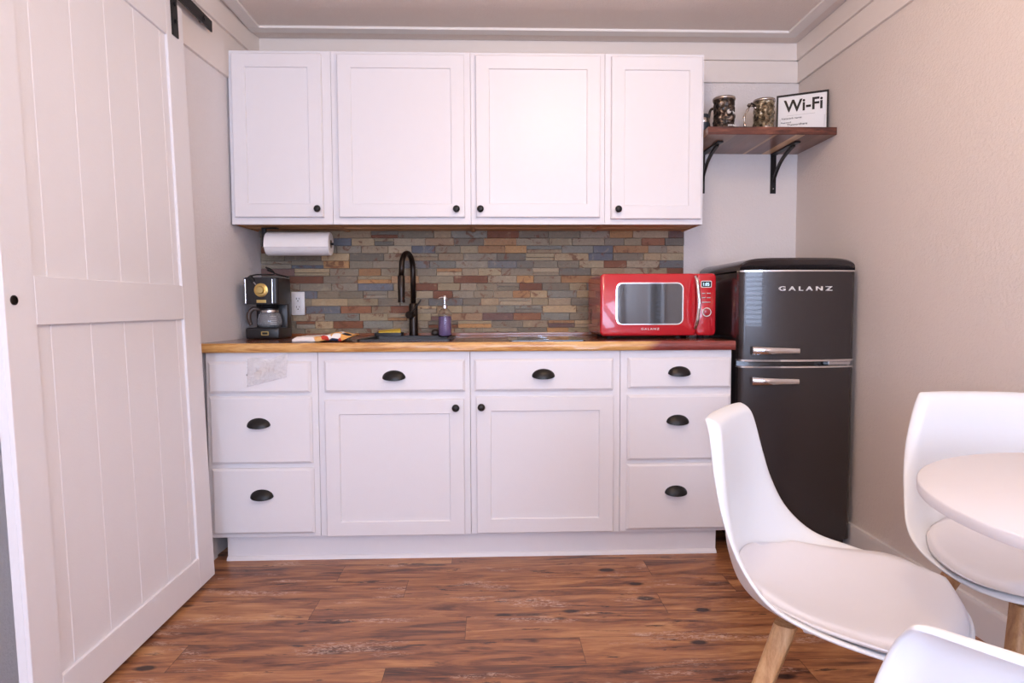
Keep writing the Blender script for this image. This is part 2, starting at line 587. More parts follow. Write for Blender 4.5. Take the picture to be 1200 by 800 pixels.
def baseprof(bm, side, ya, yb):
    t, h = .016, .112
    if side == 'R':
        prism(bm, [(XR, 0), (XR-t, 0), (XR-t, h-.012), (XR-t+.002, h), (XR, h)], 'Y', ya, yb)
    else:
        prism(bm, [(xl(ya), ya), (xl(ya)+.014, ya), (xl(yb)+.014, yb), (xl(yb), yb)], 'Z', 0, h)
    return bm
struct(link_mesh('baseboard_right', baseprof(new(), 'R', -.0, Y1), M_base))
struct(link_mesh('baseboard_left', baseprof(new(), 'L', -.55, -1.55), M_base))
# doorway casing on the left wall, just showing past the near edge of the sliding door
bm = new()
skewboard(bm, .022, 0, 2.05, -1.70, -1.80)
struct(link_mesh('trim_5', bm, M_base))

# ------------------------------------------------------------------ recessed ceiling lights (above the frame; the rear one is added fill)
mfr = NT('frosted_lamp_glass')
mfr.col((.9, .88, .85)); mfr.set(rough=.5)
mfr.b.inputs['Emission Color'].default_value = (1, .82, .66, 1)
mfr.b.inputs['Emission Strength'].default_value = 3.0
for (lx, ly), p, lb in zip(LAMPS, LAMP_P, LAMP_LAB):
    r = root_at('ceiling_light', (lx, ly, ZC), lb, 'light')
    bm = lathe(new(), [(.130, 0), (.135, -.006), (.135, -.022), (.128, -.026)], (lx, ly, ZC), 40)
    link_mesh('base_plate', bm, M_steel, r, 30)
    bm = lathe(new(), [(.127, -.0265), (.115, -.045), (.085, -.062), (.04, -.072), (.001, -.074)], (lx, ly, ZC), 40, cap=False)
    link_mesh('glass_dome', bm, mfr.m, r, True)
    l = bpy.data.lights.new('ceiling_lamp_light', 'POINT')
    l.energy = p
    l.color = (1.0, .72, .47)
    l.shadow_soft_size = .07
    lo = bpy.data.objects.new('ceiling_lamp_light', l)
    COL.objects.link(lo)
    lo.location = (lx, ly, ZC-.16)

# ------------------------------------------------------------------ backsplash
random.seed(4)
PAL = ['#948c78', '#88826f', '#a19678', '#7a776b', '#a99e84', '#918973', '#837c6c', '#9e8e72', '#928d7c', '#a6997f',
       '#85573a', '#7a4e36', '#96694a', '#6a717a', '#767a7a', '#b99260', '#a8835a', '#78605a', '#b8a682', '#8a8d82', '#787466', '#ae9474']
WT = [5, 4, 5, 3, 5, 4, 3, 4, 4, 4, 2.0, 1.8, 1.8, 1.1, 1.8, 1.5, 2.0, 1.5, 3, 3, 2, 2.5]
def backsplash():
    bm = new()
    lay = bm.loops.layers.float_color.new('stone')
    z = .905
    X0, X1 = xl(0)+.002, .972
    row = 0
    def stone(x0, x1, z0, z1):
        c = hx(random.choices(PAL, WT)[0])
        k = random.uniform(.8, 1.12)
        dpt = random.uniform(.010, .019)
        n0 = len(bm.verts)
        n0f = len(bm.faces)
        box(bm, x0+.0006, x1-.0006, -dpt, -.0008, z0+.0006, z1-.0006, .0012, 1)
        bm.faces.ensure_lookup_table()
        rnd = random.random()
        for f in bm.faces[n0f:]:
            for lp in f.loops: lp[lay] = (c[0]*k*1.05, c[1]*k*.965, c[2]*k*.95, rnd)
    while z < 1.45:
        h = .0372
        x = X0
        while x < X1-.001:
            w_ = random.uniform(.08, .18)
            x2 = min(x+w_, X1)
            if X1-x2 < .03: x2 = X1
            q = random.random()
            if q < .13:
                hh = h*random.uniform(.42, .6)
                stone(x, x2, z, z+hh); stone(x, x2, z+hh, z+h)
            else:
                stone(x, x2, z, z+h)
            x = x2
        z += h
        row += 1
    return bm
ms = NT('ledger_stone')
o_ = ms.obj()
va = ms.n('ShaderNodeVertexColor'); va.layer_name = 'stone'
sh_ = ms.n('ShaderNodeVectorMath', operation='MULTIPLY_ADD')
cmb = ms.n('ShaderNodeCombineXYZ'); ms.l(va.outputs['Alpha'], cmb.inputs[0]); ms.l(va.outputs['Alpha'], cmb.inputs[2])
ms.l(cmb.outputs[0], sh_.inputs[0]); sh_.inputs[1].default_value = (37, 11, 53); ms.l(o_, sh_.inputs[2])
n1 = ms.noise(20, 7, sh_.outputs[0], .68, .9)
n2 = ms.noise(80, 5, ms.mapping(sh_.outputs[0], (1, 1, 1.8)), .7)
c = ms.mix(ms.ramp(n2.outputs[0], [(.35, .28), (.6, 0)]), va.outputs['Color'], (.07, .06, .055))
c = ms.mix(ms.ramp(n1.outputs[0], [(.575, 0), (.625, .85)]), c, hx('#6f452a'))
c = ms.mix(ms.ramp(n1.outputs[0], [(.30, .55), (.42, 0)]), c, hx('#b8a98a'))
ms.col(c)
ms.set(rough=.62)
ms.bump(n2.outputs[0], .7, .004)
bsp = link_mesh('stone_backsplash', backsplash(), ms.m)
tag(bsp, 'multicoloured split-stone tile backsplash on the wall behind the counter', 'backsplash')

# ------------------------------------------------------------------ cabinets
def bevfront(x0, x1, yf, yb, z0, z1, b=.007):
    """slab drawer front with a routed bevel all round."""
    bm = new()
    o = [(x0, z0), (x1, z0), (x1, z1), (x0, z1)]
    i = [(x0+b*1.3, z0+b*1.3), (x1-b*1.3, z0+b*1.3), (x1-b*1.3, z1-b*1.3), (x0+b*1.3, z1-b*1.3)]
    def ring(q, y): return [bm.verts.new((p[0], y, p[1])) for p in q]
    A = ring(o, yb); B = ring(o, yf+b); C_ = ring(i, yf)
    bm.faces.new(list(reversed(A)))
    for P, Q in ((A, B), (B, C_)):
        for k in range(4): bm.faces.new((P[k], P[(k+1) % 4], Q[(k+1) % 4], Q[k]))
    bm.faces.new(C_)
    return bm

def panelfront(x0, x1, yf, yb, z0, z1, st=.058, rec=.007):
    """shaker door: frame proud of a flat recessed panel."""
    bm = new()
    b = .003
    rects = [(0, yb), (0, yf+b), (b, yf), (st, yf), (st+.003, yf+rec)]
    rings = []
    for off, y in rects:
        rings.append([bm.verts.new(p) for p in ((x0+off, y, z0+off), (x1-off, y, z0+off), (x1-off, y, z1-off), (x0+off, y, z1-off))])
    bm.faces.new(list(reversed(rings[0])))
    for P, Q in zip(rings, rings[1:]):
        for k in range(4): bm.faces.new((P[k], P[(k+1) % 4], Q[(k+1) % 4], Q[k]))
    bm.faces.new(rings[-1])
    return bm

def knob(x, y, z):
    bm = new()
    lathe(bm, [(.006, 0), (.005, -.010), (.0065, -.012), (.0135, -.016), (.0155, -.021), (.0135, -.027), (.007, -.030), (.001, -.0305)], (x, y, z), 24, 'Y')
    return bm

def cup_pull(x, y, z):
    """half-dome bin pull, open underneath."""
    bm = new()
    W, H, D = .047, .030, .026
    nu, nv = 20, 8
    outer = []; inner = []
    for sc, store in ((1.0, outer), (.88, inner)):
        for j in range(nv+1):
            ph = PI/2*j/nv                       # 0 at the wall, pi/2 at the lip
            row = []
            for i in range(nu+1):
                th = PI*i/nu
                px = W*sc*math.cos(th)
                rad = math.sin(th)
                # quarter ellipsoid: top against the drawer, mouth facing down
                py = -D*sc*rad*math.sin(ph)
                pz = H*sc*rad*math.cos(ph) - .011*sc*rad*math.sin(ph)
                row.append(bm.verts.new((x+px, y+py, z-.013+pz)))
            store.append(row)
    for g in (outer, inner):
        for j in range(nv):
            for i in range(nu):
                try: bm.faces.new((g[j][i], g[j][i+1], g[j+1][i+1], g[j+1][i]))
                except ValueError: pass
    for i in range(nu):
        bm.faces.new((outer[nv][i], outer[nv][i+1], inner[nv][i+1], inner[nv][i]))
        bm.faces.new((outer[0][i], outer[0][i+1], inner[0][i+1], inner[0][i]))
    bmesh.ops.remove_doubles(bm, verts=bm.verts, dist=.0002)
    return bm

FY = -.611
def offwall(bm):
    for v in bm.verts: v.co.x = max(v.co.x, xl(v.co.y)+.002)
def base_cab(x0, x1, label, drawers, doors):
    r = root_at('base_cabinet', ((x0+x1)/2, FY/2, 0), label, 'cabinet', None)
    bm = new()
    box(bm, x0+.0008, x1-.0008, FY, FY+.018, .105, .866, .0012, 1)      # face frame
    for a_, b_ in ((x0+.0008, x0+.016), (x1-.016, x1-.0008)):
        box(bm, a_, b_, FY+.018, -.022, .105, .866)
        c_ = a_ + (.07 if a_ < (x0+x1)/2 else -.07)
        box(bm, c_, c_+.015, FY+.048, -.022, .0, .105)
    box(bm, x0+.016, x1-.016, FY+.018, -.022, .105, .121)
    box(bm, x0+.016, x1-.016, -.030, -.022, .121, .866)
    offwall(bm)
    link_mesh('body', bm, M_cab, r)
    for (a, b, z0, z1, px, pz) in drawers:
        d = link_mesh('drawer', bevfront(a, b, FY-.019, FY, z0, z1), M_cab, r)
        if px is not None:
            link_mesh('pull', cup_pull(px, FY-.019, pz), M_black, d, 40)
    for (a, b, z0, z1, kx, kz) in doors:
        d = link_mesh('door', panelfront(a, b, FY-.019, FY, z0, z1), M_cab, r)
        link_mesh('knob', knob(kx, FY-.019, kz), M_black, d, True)
    return r
c1 = base_cab(-1.155, -.705, 'white three-drawer base cabinet at the left end of the counter, below the coffee maker',
    [(-1.140, -.732, .703, .830, None, None), (-1.139, -.730, .414, .689, -.942, .585), (-1.137, -.727, .123, .394, -.936, .292)], [])
bm = new()
lathe(bm, [(.004, 0), (.004, -.002), (.001, -.003)], (-.982, FY-.0185, .777), 12, 'Y')
link_mesh('screw', bm, M_black, c1)
c2 = base_cab(-.705, -.0865, 'white base cabinet under the sink with its door knob at upper right',
    [(-.677, -.107, .703, .834, -.395, .775)], [(-.677, -.112, .109, .672, -.145, .638)])
c3 = base_cab(-.0865, .533, 'white base cabinet under the black cooktop with its door knob at upper left',
    [(-.070, .502, .703, .834, .213, .777)], [(-.062, .503, .113, .680, -.041, .640)])
c4 = base_cab(.533, .998, 'white three-drawer base cabinet at the right end of the counter, beside the refrigerator',
    [(.564, .992, .710, .836, .774, .784), (.562, .990, .411, .682, .769, .583), (.560, .984, .118, .395, .765, .287)], [])
# toe kick
bm = new()
box(bm, -1.10, .952, -.580, FY+.044, .0, .1045, .001)
prism(bm, [(-.580, 0), (-.594, 0), (-.592, .008), (-.586, .014), (-.580, .016)], 'X', -1.10, .952)
tk = link_mesh('toe_kick_board', bm, M_cab)
tag(tk, 'long white toe kick board at floor level under the base cabinets', 'toe kick')

# ------------------------------------------------------------------ countertop with sink hole
CT0, CT1 = .868, .905
SX0, SX1, SY0, SY1 = -.555, -.180, -.51, -.16
r = root_at('countertop', (0, -.3, CT0), 'long walnut-brown wooden countertop with a golden sapwood front edge', 'countertop')
bm = new()
xw = lambda y: xl(y)+.001
yb, yf = -.0195, -.622
prism(bm, [(xw(yb), yb), (SX0, yb), (SX0, yf), (xw(yf), yf)], 'Z', CT0, CT1)
prism(bm, [(SX1, yb), (1.001, yb), (1.001, yf), (SX1, yf)], 'Z', CT0, CT1)
box(bm, SX0, SX1, SY1, yb, CT0, CT1)
box(bm, SX0, SX1, yf, SY0, CT0, CT1)
link_mesh('slab', bm, M_slab, r)
bm = new()
N = 60
prev = None
random.seed(2)
for i in range(N+1):
    x = -1.166 + (1.003+1.166)*i/N
    wob = .003*noise.noise(Vector((x*4, 0, 0))) + .0015*noise.noise(Vector((x*15, 3, 0)))
    ring = [bm.verts.new(p) for p in ((x, yf, CT0), (x, -.638+wob, CT0), (x, -.6425+wob, CT0+.006), (x, -.6415+wob*.6, CT1-.008), (x, -.637+wob*.5, CT1-.001), (x, yf, CT1))]
    if prev:
        for k in range(6): bm.faces.new((prev[k], prev[(k+1) % 6], ring[(k+1) % 6], ring[k]))
    else: bm.faces.new(ring)
    prev = ring
bm.faces.new(list(reversed(prev)))
link_mesh('front_edge', bm, M_fedge, r, 40)
# narrow wooden strip along the foot of the stone
bs = link_mesh('counter_upstand', box(new(), -1.134, 1.0, -.034, -.0205, CT1, CT1+.014, .002), M_slab, r)

# sink
r = root_at('sink', ((SX0+SX1)/2, (SY0+SY1)/2, CT1), 'black rectangular sink set into the wooden countertop in front of the faucet', 'sink')
bm = new()
o = rrect(SX0-.012, SX1+.012, SY0-.012, SY1+.012, .02)
i = rrect(SX0+.012, SX1-.012, SY0+.012, SY1-.012, .02)
ringprism(bm, o, i, 'Z', CT1-.0005, CT1+.006)
link_mesh('rim', bm, M_sink, r)
bm = new()
i2 = rrect(SX0+.002, SX1-.002, SY0+.002, SY1-.002, .02)
i3 = rrect(SX0+.03, SX1-.03, SY0+.03, SY1-.03, .03)
def rg(q, z): return [bm.verts.new((p[0], p[1], z)) for p in q]
A = rg(i, CT1+.001); B = rg(i3, .74)
A2 = rg(i2, CT1-.0005); B2 = rg(i2, .73)
n = len(A)
for k in range(n):
    j = (k+1) % n
    bm.faces.new((A[k], A[j], B[j], B[k])); bm.faces.new((A2[k], A2[j], B2[j], B2[k])); bm.faces.new((A[k], A[j], A2[j], A2[k]))
bm.faces.new(B); bm.faces.new(B2)
link_mesh('basin', bm, M_sink, r, 40)
bm = new()
lathe(bm, [(.04, 0), (.04, .003), (.03, .004), (.012, .002)], ((SX0+SX1)/2, (SY0+SY1)/2, .74), 24)
link_mesh('drain', bm, M_steel, r, 40)

# faucet
r = root_at('faucet', (-.377, -.09, CT1), 'dark bronze gooseneck pull-down faucet standing behind the sink', 'faucet')
bm = new()
lathe(bm, [(.026, 0), (.026, .004), (.0215, .006), (.0215, .155), (.019, .160), (.0135, .162)], (-.377, -.09, CT1), 32)
link_mesh('body', bm, M_bronze, r, 40)
pts = [(-.377, -.09, CT1+.155), (-.377, -.09, CT1+.32)]
x0, y0, zz = -.377, -.09, CT1+.325
dx, dy = -.035, -.14
L = math.hypot(dx, dy); R = L/2
for k in range(0, 17):
    a = PI*k/16
    s = R*(1-math.cos(a))/L
    pts.append((x0+dx*s, y0+dy*s, zz+R*1.0*math.sin(a)))
ex, ey = x0+dx, y0+dy
pts.append((ex-.003, ey, zz-.04))
bm = tube(new(), pts, .0130, 16)
link_mesh('gooseneck', bm, M_bronze, r, True)
bm = new()
lathe(bm, [(.0135, .0), (.0165, -.004), (.0165, -.075), (.0150, -.110), (.0165, -.116), (.0165, -.126), (.012, -.127)], (ex-.003, ey, zz-.035), 24)
link_mesh('spray_head', bm, M_bronze, r, 40)
bm = new()
tube(bm, [(-.377, -.09, CT1+.105), (-.395, -.135, CT1+.105)], .0175, 20)
link_mesh('valve', bm, M_bronze, r, 40)
bm = new()
tube(bm, [(-.394, -.132, CT1+.100), (-.366, -.136, CT1+.135), (-.334, -.135, CT1+.178)], [.0045, .0042, .0035], 10)
link_mesh('lever', bm, M_bronze, r, 40)

# sponge caddy and sponge at the back-left of the sink
r = root_at('sponge_caddy', (-.50, -.115, CT1), 'low black sponge caddy on the counter left of the faucet', 'caddy')
bm = new()
prism(bm, rrect(-.560, -.425, -.148, -.075, .012), 'Z', CT1, CT1+.004)
ringprism(bm, rrect(-.560, -.425, -.148, -.075, .012), rrect(-.556, -.429, -.144, -.079, .010), 'Z', CT1+.003, CT1+.020)
link_mesh('tray', bm, M_plas, r, 40)
bm = box(new(), -.053, .053, -.028, .028, -.009, .007, .003)
T = Matrix.Translation((-.49, -.112, CT1+.0235)) @ Euler((.15, -.08, .15)).to_matrix().to_4x4()
box(bm, -.053, .053, -.028, .028, -.0145, -.0091, .001, mi=1)
bmesh.ops.transform(bm, matrix=T, verts=bm.verts)
s = link_mesh('sponge', bm, [simple('yellow_sponge', (.72, .50, .06), .9, bump=.6), simple('green_scour_pad', (.10, .20, .08), .95, bump=.8)])
tag(s, 'yellow sponge with a green scouring side lying in the black caddy', 'sponge')

# round dark steel ball-shaped scrubber beside the soap
bm = new()
bmesh.ops.create_uvsphere(bm, u_segments=24, v_segments=14, radius=.022)
for v in bm.verts:
    v.co.z *= .82
    v.co += v.co.normalized()*.0012*noise.noise(v.co*180)
    v.co += Vector((-.268, -.12, CT1+.018))
s = link_mesh('round_scrubber', bm, simple('dark_steel_wool', (.10, .085, .075), .35, metal=.8, bump=.6, bscale=400), None, True)
tag(s, 'small dark round scrubber behind the soap bottle', 'scrubber')

# soap bottle
SBX, SBY = -.218, -.185
r = root_at('soap_bottle', (SBX, SBY, CT1), 'clear glass pump bottle of lavender liquid soap right of the faucet', 'soap bottle')
mg = NT('clear_bottle_glass'); mg.col((.95, .95, .97)); mg.set(rough=.05, trans=1.0, ior=1.3)
ml = NT('lavender_soap')
nl = ml.noise(8, 2, ml.obj()); ml.col(ml.mix(nl.outputs[0], (.42, .30, .62), (.50, .38, .70))); ml.set(rough=.15, trans=.55, ior=1.33)
bm = new()
lathe(bm, [(.026, .001), (.0310, .004), (.0325, .010), (.0325, .105), (.030, .118), (.020, .130), (.0125, .136), (.012, .143), (.0105, .143), (.0108, .136), (.018, .128), (.0285, .116), (.0308, .104), (.0308, .012), (.028, .006), (.001, .005)], (SBX, SBY, CT1), 32, cap=False)
link_mesh('glass_bottle', bm, mg.m, r, True)
bm = new()
lathe(bm, [(.001, .0055), (.0275, .0065), (.0303, .012), (.0303, .098), (.001, .0985)], (SBX, SBY, CT1), 32, cap=False)
link_mesh('liquid_soap', bm, ml.m, r, True)
bm = new()
lathe(bm, [(.0135, .137), (.0135, .150), (.010, .154), (.0045, .156), (.0045, .172), (.009, .174), (.0105, .188), (.007, .196), (.001, .197)], (SBX, SBY, CT1), 20)
tube(bm, [(SBX, SBY, CT1+.187), (SBX-.018, SBY-.012, CT1+.188), (SBX-.028, SBY-.018, CT1+.183)], [.005, .004, .003], 10)
link_mesh('pump', bm, M_chrome, r, 40)

# cooktop, flush glass plate
r = root_at('cooktop', (.25, -.33, CT1), 'black glass cooktop lying flush on the countertop left of the microwave', 'cooktop')
bm = new()
prism(bm, rrect(.075, .395, -.575, -.11, .012), 'Z', CT1, CT1+.0035)
link_mesh('glass_plate', bm, M_cooktop, r)
for cy in (-.23, -.44):
    bm = new()
    ringprism(bm, [(.235+.075*math.cos(2*PI*k/40), cy+.075*math.sin(2*PI*k/40)) for k in range(40)],
              [(.235+.073*math.cos(2*PI*k/40), cy+.073*math.sin(2*PI*k/40)) for k in range(40)], 'Z', CT1+.0034, CT1+.0038)
    link_mesh('burner_ring', bm, M_steel, r)

# dish towel, folded, bunched at its right end
def towel():
    bm = new()
    nx, ny = 44, 14
    def sheet(z0, amp, seed, x0, x1, yo, hump):
        g = []
        for i in range(nx+1):
            row = []
            for j in range(ny+1):
                u, v = i/nx, j/ny
                x = x0+(x1-x0)*u
                y = -.585+.17*v+yo + .02*u
                rise = hump*math.exp(-((u-.72)/.17)**2)*(0.4+.6*math.sin(PI*min(1, v*1.1+.05)))
                z = z0 + rise + amp*(noise.noise(Vector((u*5, v*3, seed)))+.6) + .004*abs(math.sin(v*PI*4+u*6))*(u > .45)
                row.append(bm.verts.new((x, y+.012*noise.noise(Vector((u*3, v*2, seed+5))), z)))
            g.append(row)
        return g
    def skin(g):
        for i in range(nx):
            for j in range(ny): bm.faces.new((g[i][j], g[i+1][j], g[i+1][j+1], g[i][j+1]))
    a = sheet(CT1+.001, .000, 1, -.815, -.62, 0, .004); b = sheet(CT1+.010, .003, 2, -.815, -.60, -.002, .010); c = sheet(CT1+.020, .003, 3, -.800, -.575, .004, .016)
    for g in (a, b, c): skin(g)
    for g, h in ((a, b), (b, c)):                       # rolled folds at the sides
        for j in range(ny): bm.faces.new((g[0][j], g[0][j+1], h[0][j+1], h[0][j]))
        for i in range(nx): bm.faces.new((g[i][0], g[i+1][0], h[i+1][0], h[i][0])); bm.faces.new((g[i][ny], g[i+1][ny], h[i+1][ny], h[i][ny]))
        for j in range(ny): bm.faces.new((g[nx][j], g[nx][j+1], h[nx][j+1], h[nx][j]))
    return bm
mt = NT('patterned_towel_cotton')
o = mt.obj()
vv = mt.n('ShaderNodeTexVoronoi'); vv.inputs['Scale'].default_value = 34; mt.l(mt.mapping(o, (1, .7, 1)), vv.inputs['Vector'])
sp = mt.n('ShaderNodeSeparateColor'); mt.l(vv.outputs['Color'], sp.inputs[0])
cc = mt.ramp(sp.outputs[0], [(0, hx('#f2ece6')), (.34, hx('#e9a95c')), (.52, hx('#1c1c28')), (.64, hx('#f4ede6')), (.80, hx('#c8402e')), (.88, hx('#e8b878')), (.95, hx('#2b3555'))], 'CONSTANT')
sx = mt.n('ShaderNodeSeparateXYZ'); mt.l(o, sx.inputs[0])
fac = mt.ramp(mt.math('ADD', sx.outputs[0], .74), [(0, 0), (.02, 1)])
mt.col(mt.mix(fac, hx('#efe6df'), cc)); mt.set(rough=.95)
nb = mt.noise(500, 2, o); mt.bump(nb.outputs[0], .4, .001)
tw = link_mesh('dish_towel', towel(), mt.m, None, True)
tag(tw, 'folded white towel with orange, black and red pattern left of the sink', 'towel')

# ------------------------------------------------------------------ outlet
r = root_at('wall_outlet', (-.951, -.016, 1.067), 'white double wall outlet on the stone backsplash beside the coffee maker', 'outlet')
bm = box(new(), -.984, -.919, -.027, -.0185, 1.010, 1.125, .003)
link_mesh('cover_plate', bm, M_white, r, 40)
for zc in (1.087, 1.046):
    bm = prism(new(), rrect(-.969, -.934, zc-.016, zc+.016, .008), 'Y', -.0285, -.026)
    s = link_mesh('socket', bm, M_white, r)
    bm = new()
    box(bm, -.9595, -.957, -.0290, -.0283, zc+.000, zc+.009)
    box(bm, -.946, -.9435, -.0290, -.0283, zc+.001, zc+.008)
    lathe(bm, [(.003, -.0290), (.003, -.0283)], (-.9515, 0, zc-.007), 12, 'Y')
    link_mesh('slot', bm, M_dark, s)

# ------------------------------------------------------------------ coffee maker
KX0, KX1, KY0, KY1 = -1.104, -.953, -.315, -.125
r = root_at('coffee_maker', ((KX0+KX1)/2, (KY0+KY1)/2, CT1), 'black drip coffee maker with a gold dial at the left end of the counter', 'coffee maker')
bm = new()
box(bm, KX0, KX1, KY0, KY1, CT1+.002, CT1+.052, .008, 3)
link_mesh('base', bm, M_plas, r, 40)
bm = new()
box(bm, KX0+.006, KX1-.001, -.19, KY1, CT1+.045, CT1+.17, .004)
link_mesh('column', bm, M_plas, r, 40)
bm = new()
prism(bm, rrect(KX0-.004, KX1, KY0-.006, KY1, .018), 'Z', CT1+.158, CT1+.278)
bmesh.ops.bevel(bm, geom=[e for e in bm.edges if abs(e.verts[0].co.z-e.verts[1].co.z) < 1e-5], offset=.005, segments=2, affect='EDGES')
link_mesh('brew_head', bm, M_plas, r, 40)
bm = new()
lathe(bm, [(.030, -.000), (.034, -.012), (.028, -.014)], (-1.018, -.25, CT1+.158), 24, 'Z')
link_mesh('filter_outlet', bm, M_plas, r, 40)
cx, cz = -1.027, CT1+.221
bm = new()
lathe(bm, [(.0305, 0), (.0305, -.004), (.024, -.007), (.0235, -.005)], (cx, KY0-.006, cz), 32, 'Y')
dd = link_mesh('dial_ring', bm, M_gold, r, 40)
bm = new()
lathe(bm, [(.0165, -.004), (.0165, -.016), (.014, -.019), (.001, -.019)], (cx, KY0-.006, cz), 32, 'Y')
link_mesh('dial', bm, M_gold, dd, 40)
link_mesh('badge', box(new(), cx-.021, cx+.021, KY0-.0085, KY0-.0055, CT1+.164, CT1+.178, .001), M_gold, r)
for sxp in (-1.096, -.978):
    bm = new()
    tube(bm, [(sxp, KY0-.0075, CT1+.162), (sxp+.001*(sxp > -1), KY0-.0085, CT1+.270)], .0035, 10)
    link_mesh('chrome_strip', bm, M_chrome, r, 40)
bm = new()
ringprism(bm, rrect(-1.033, -1.000, CT1+.018, CT1+.036, .003), rrect(-1.029, -1.004, CT1+.022, CT1+.032, .002), 'Y', KY0-.003, KY0+.001)
sw = link_mesh('switch_rim', bm, M_gold, r)
link_mesh('rocker_switch', box(new(), -1.028, -1.005, KY0-.002, KY0+.001, CT1+.0225, CT1+.0315, .001), M_dark, sw)
# carafe (its own thing)
KCX, KCY = -1.015, -.252
cr = root_at('coffee_carafe', (KCX, KCY, CT1+.052), 'glass coffee carafe with a black lid and handle sitting inside the coffee maker', 'carafe')
mgl = NT('carafe_glass'); mgl.col((.85, .88, .92)); mgl.set(rough=.03, trans=.85, ior=1.35)
bm = new()
lathe(bm, [(.036, .000), (.048, .004), (.053, .018), (.053, .035), (.047, .058), (.040, .070), (.038, .070), (.045, .057), (.051, .035), (.051, .019), (.046, .006), (.001, .003)], (KCX, KCY, CT1+.052), 32, cap=False)
link_mesh('glass_jug', bm, mgl.m, cr, True)
bm = new()
lathe(bm, [(.0405, .066), (.0415, .070), (.0415, .078), (.0405, .080)], (KCX, KCY, CT1+.052), 32)
link_mesh('steel_band', bm, M_steel, cr, 40)
bm = new()
lathe(bm, [(.041, .0805), (.041, .086), (.032, .092), (.001, .092)], (KCX, KCY, CT1+.052), 32)
link_mesh('lid', bm, M_plas, cr, 40)
bm = new()
hp = catmull([(KCX-.040, KCY-.012, CT1+.133), (KCX-.066, KCY-.020, CT1+.138), (KCX-.084, KCY-.025, CT1+.115), (KCX-.084, KCY-.025, CT1+.085), (KCX-.076, KCY-.022, CT1+.064)], 5)
tube(bm, hp, [.007+.004*math.sin(PI*k/(len(hp)-1)) for k in range(len(hp))], 10)
link_mesh('handle', bm, simple('brown_black_plastic', (.07, .045, .035), .35), cr, True)
# level marks
bm = new()
for k in range(5):
    a0 = -.9
    for s_ in range(4):
        pass
    z = CT1+.068+k*.0085
    rr_ = .0535 if k < 3 else .0525-.002*(k-2)
    pts = [(KCX+rr_*math.cos(a), KCY+rr_*math.sin(a), z) for a in [(-70+8*q)*PI/180 for q in range(5)]]
    tube(bm, pts, .0008, 6)
link_mesh('level_marks', bm, M_white, cr)
# cord piled on top, part of the maker
bm = new()
zt = CT1+.283
tube(bm, catmull([(-.955, -.16, zt+.002), (-.985, -.22, zt+.012), (-1.01, -.25, zt+.032), (-1.035, -.23, zt+.044), (-1.02, -.20, zt+.036), (-.995, -.24, zt+.013), (-1.02, -.285, zt+.009), (-1.06, -.29, zt+.008), (-1.075, -.305, zt+.002)], 6), .0032, 8)
tube(bm, catmull([(-1.025, -.245, zt+.032), (-1.0, -.23, zt+.020), (-.97, -.26, zt+.010), (-.958, -.20, zt+.004)], 6), .0032, 8)
cd = link_mesh('cord', bm, M_rubber, r, True)
bm = new()
T = Matrix.Translation((-1.068, -.322, zt-.012)) @ Euler((.3, .9, .2)).to_matrix().to_4x4()
b0 = box(new(), -.016, .016, -.010, .010, -.009, .009, .003)
box(b0, .016, .032, -.0055, -.004, -.003, .003, 0, mi=1)
box(b0, .016, .032, .004, .0055, -.003, .003, 0, mi=1)
bmesh.ops.transform(b0, matrix=T, verts=b0.verts)
link_mesh('plug', b0, [M_rubber, M_steel], cd, 40)

# ------------------------------------------------------------------ microwave
MX0, MX1, MY0, MY1, MZ0, MZ1 = .480, .990, -.440, -.085, .918, 1.190
r = root_at('microwave_oven', ((MX0+MX1)/2, (MY0+MY1)/2, CT1), 'red retro microwave oven with a chrome handle on the right end of the counter', 'microwave')
bm = new()
prism(bm, rrect(MX0, MX1, MZ0, MZ1, .020, 6), 'Y', MY0+.022, MY1)
link_mesh('body', bm, M_red, r, 40)
XD = .884
def softplate(x0, x1, z0, z1, r1, yf, yb, b=.006):
    bm = new()
    o = rrect(x0, x1, z0, z1, r1); i = rrect(x0+b*.4, x1-b*.4, z0+b*.4, z1-b*.4, r1); i2 = rrect(x0+b, x1-b, z0+b, z1-b, max(r1-b*.5, .002))
    rs = []
    for q, y in ((o, yb), (o, yf+b), (i, yf+b*.35), (i2, yf)):
        rs.append([bm.verts.new((p[0], y, p[1])) for p in q])
    for P, Q in zip(rs, rs[1:]):
        n = len(P)
        for k in range(n): bm.faces.new((P[k], P[(k+1) % n], Q[(k+1) % n], Q[k]))
    bm.faces.new(rs[0]); bm.faces.new(rs[-1])
    return bm
door_ = link_mesh('door', softplate(MX0, XD+.018, MZ0, MZ1, .018, MY0, MY0+.0215), M_red, r, 40)
bm = new()
WXa, WXb, WZa, WZb = .547, .845, .966, 1.151
ringprism(bm, rrect(WXa, WXb, WZa, WZb, .028), rrect(WXa+.005, WXb-.005, WZa+.005, WZb-.005, .024), 'Y', MY0-.003, MY0+.001)
link_mesh('window_trim', bm, M_chrome, door_)
mw = NT('microwave_window_glass'); mw.col((.030, .033, .040)); mw.set(rough=.05, coat=1.0, spec=.9)
bm = prism(new(), rrect(WXa+.005, WXb-.005, WZa+.005, WZb-.005, .024), 'Y', MY0-.001, MY0+.002)
link_mesh('window_glass', bm, mw.m, door_)
bm = new()
hp = [(.896+.0, MY0-.004, .950), (.899, MY0-.022, .975), (.903, MY0-.032, 1.03), (.904, MY0-.034, 1.065), (.902, MY0-.032, 1.10), (.898, MY0-.022, 1.155), (.895, MY0-.004, 1.175)]
hq = catmull(hp, 5)
tube(bm, hq, [.0075]*len(hq), 14)
link_mesh('handle', bm, M_chrome, door_, True)
panel = link_mesh('control_panel', softplate(XD+.0195, MX1, MZ0, MZ1, .018, MY0, MY0+.0215), M_red, r, 40)
bm = new()
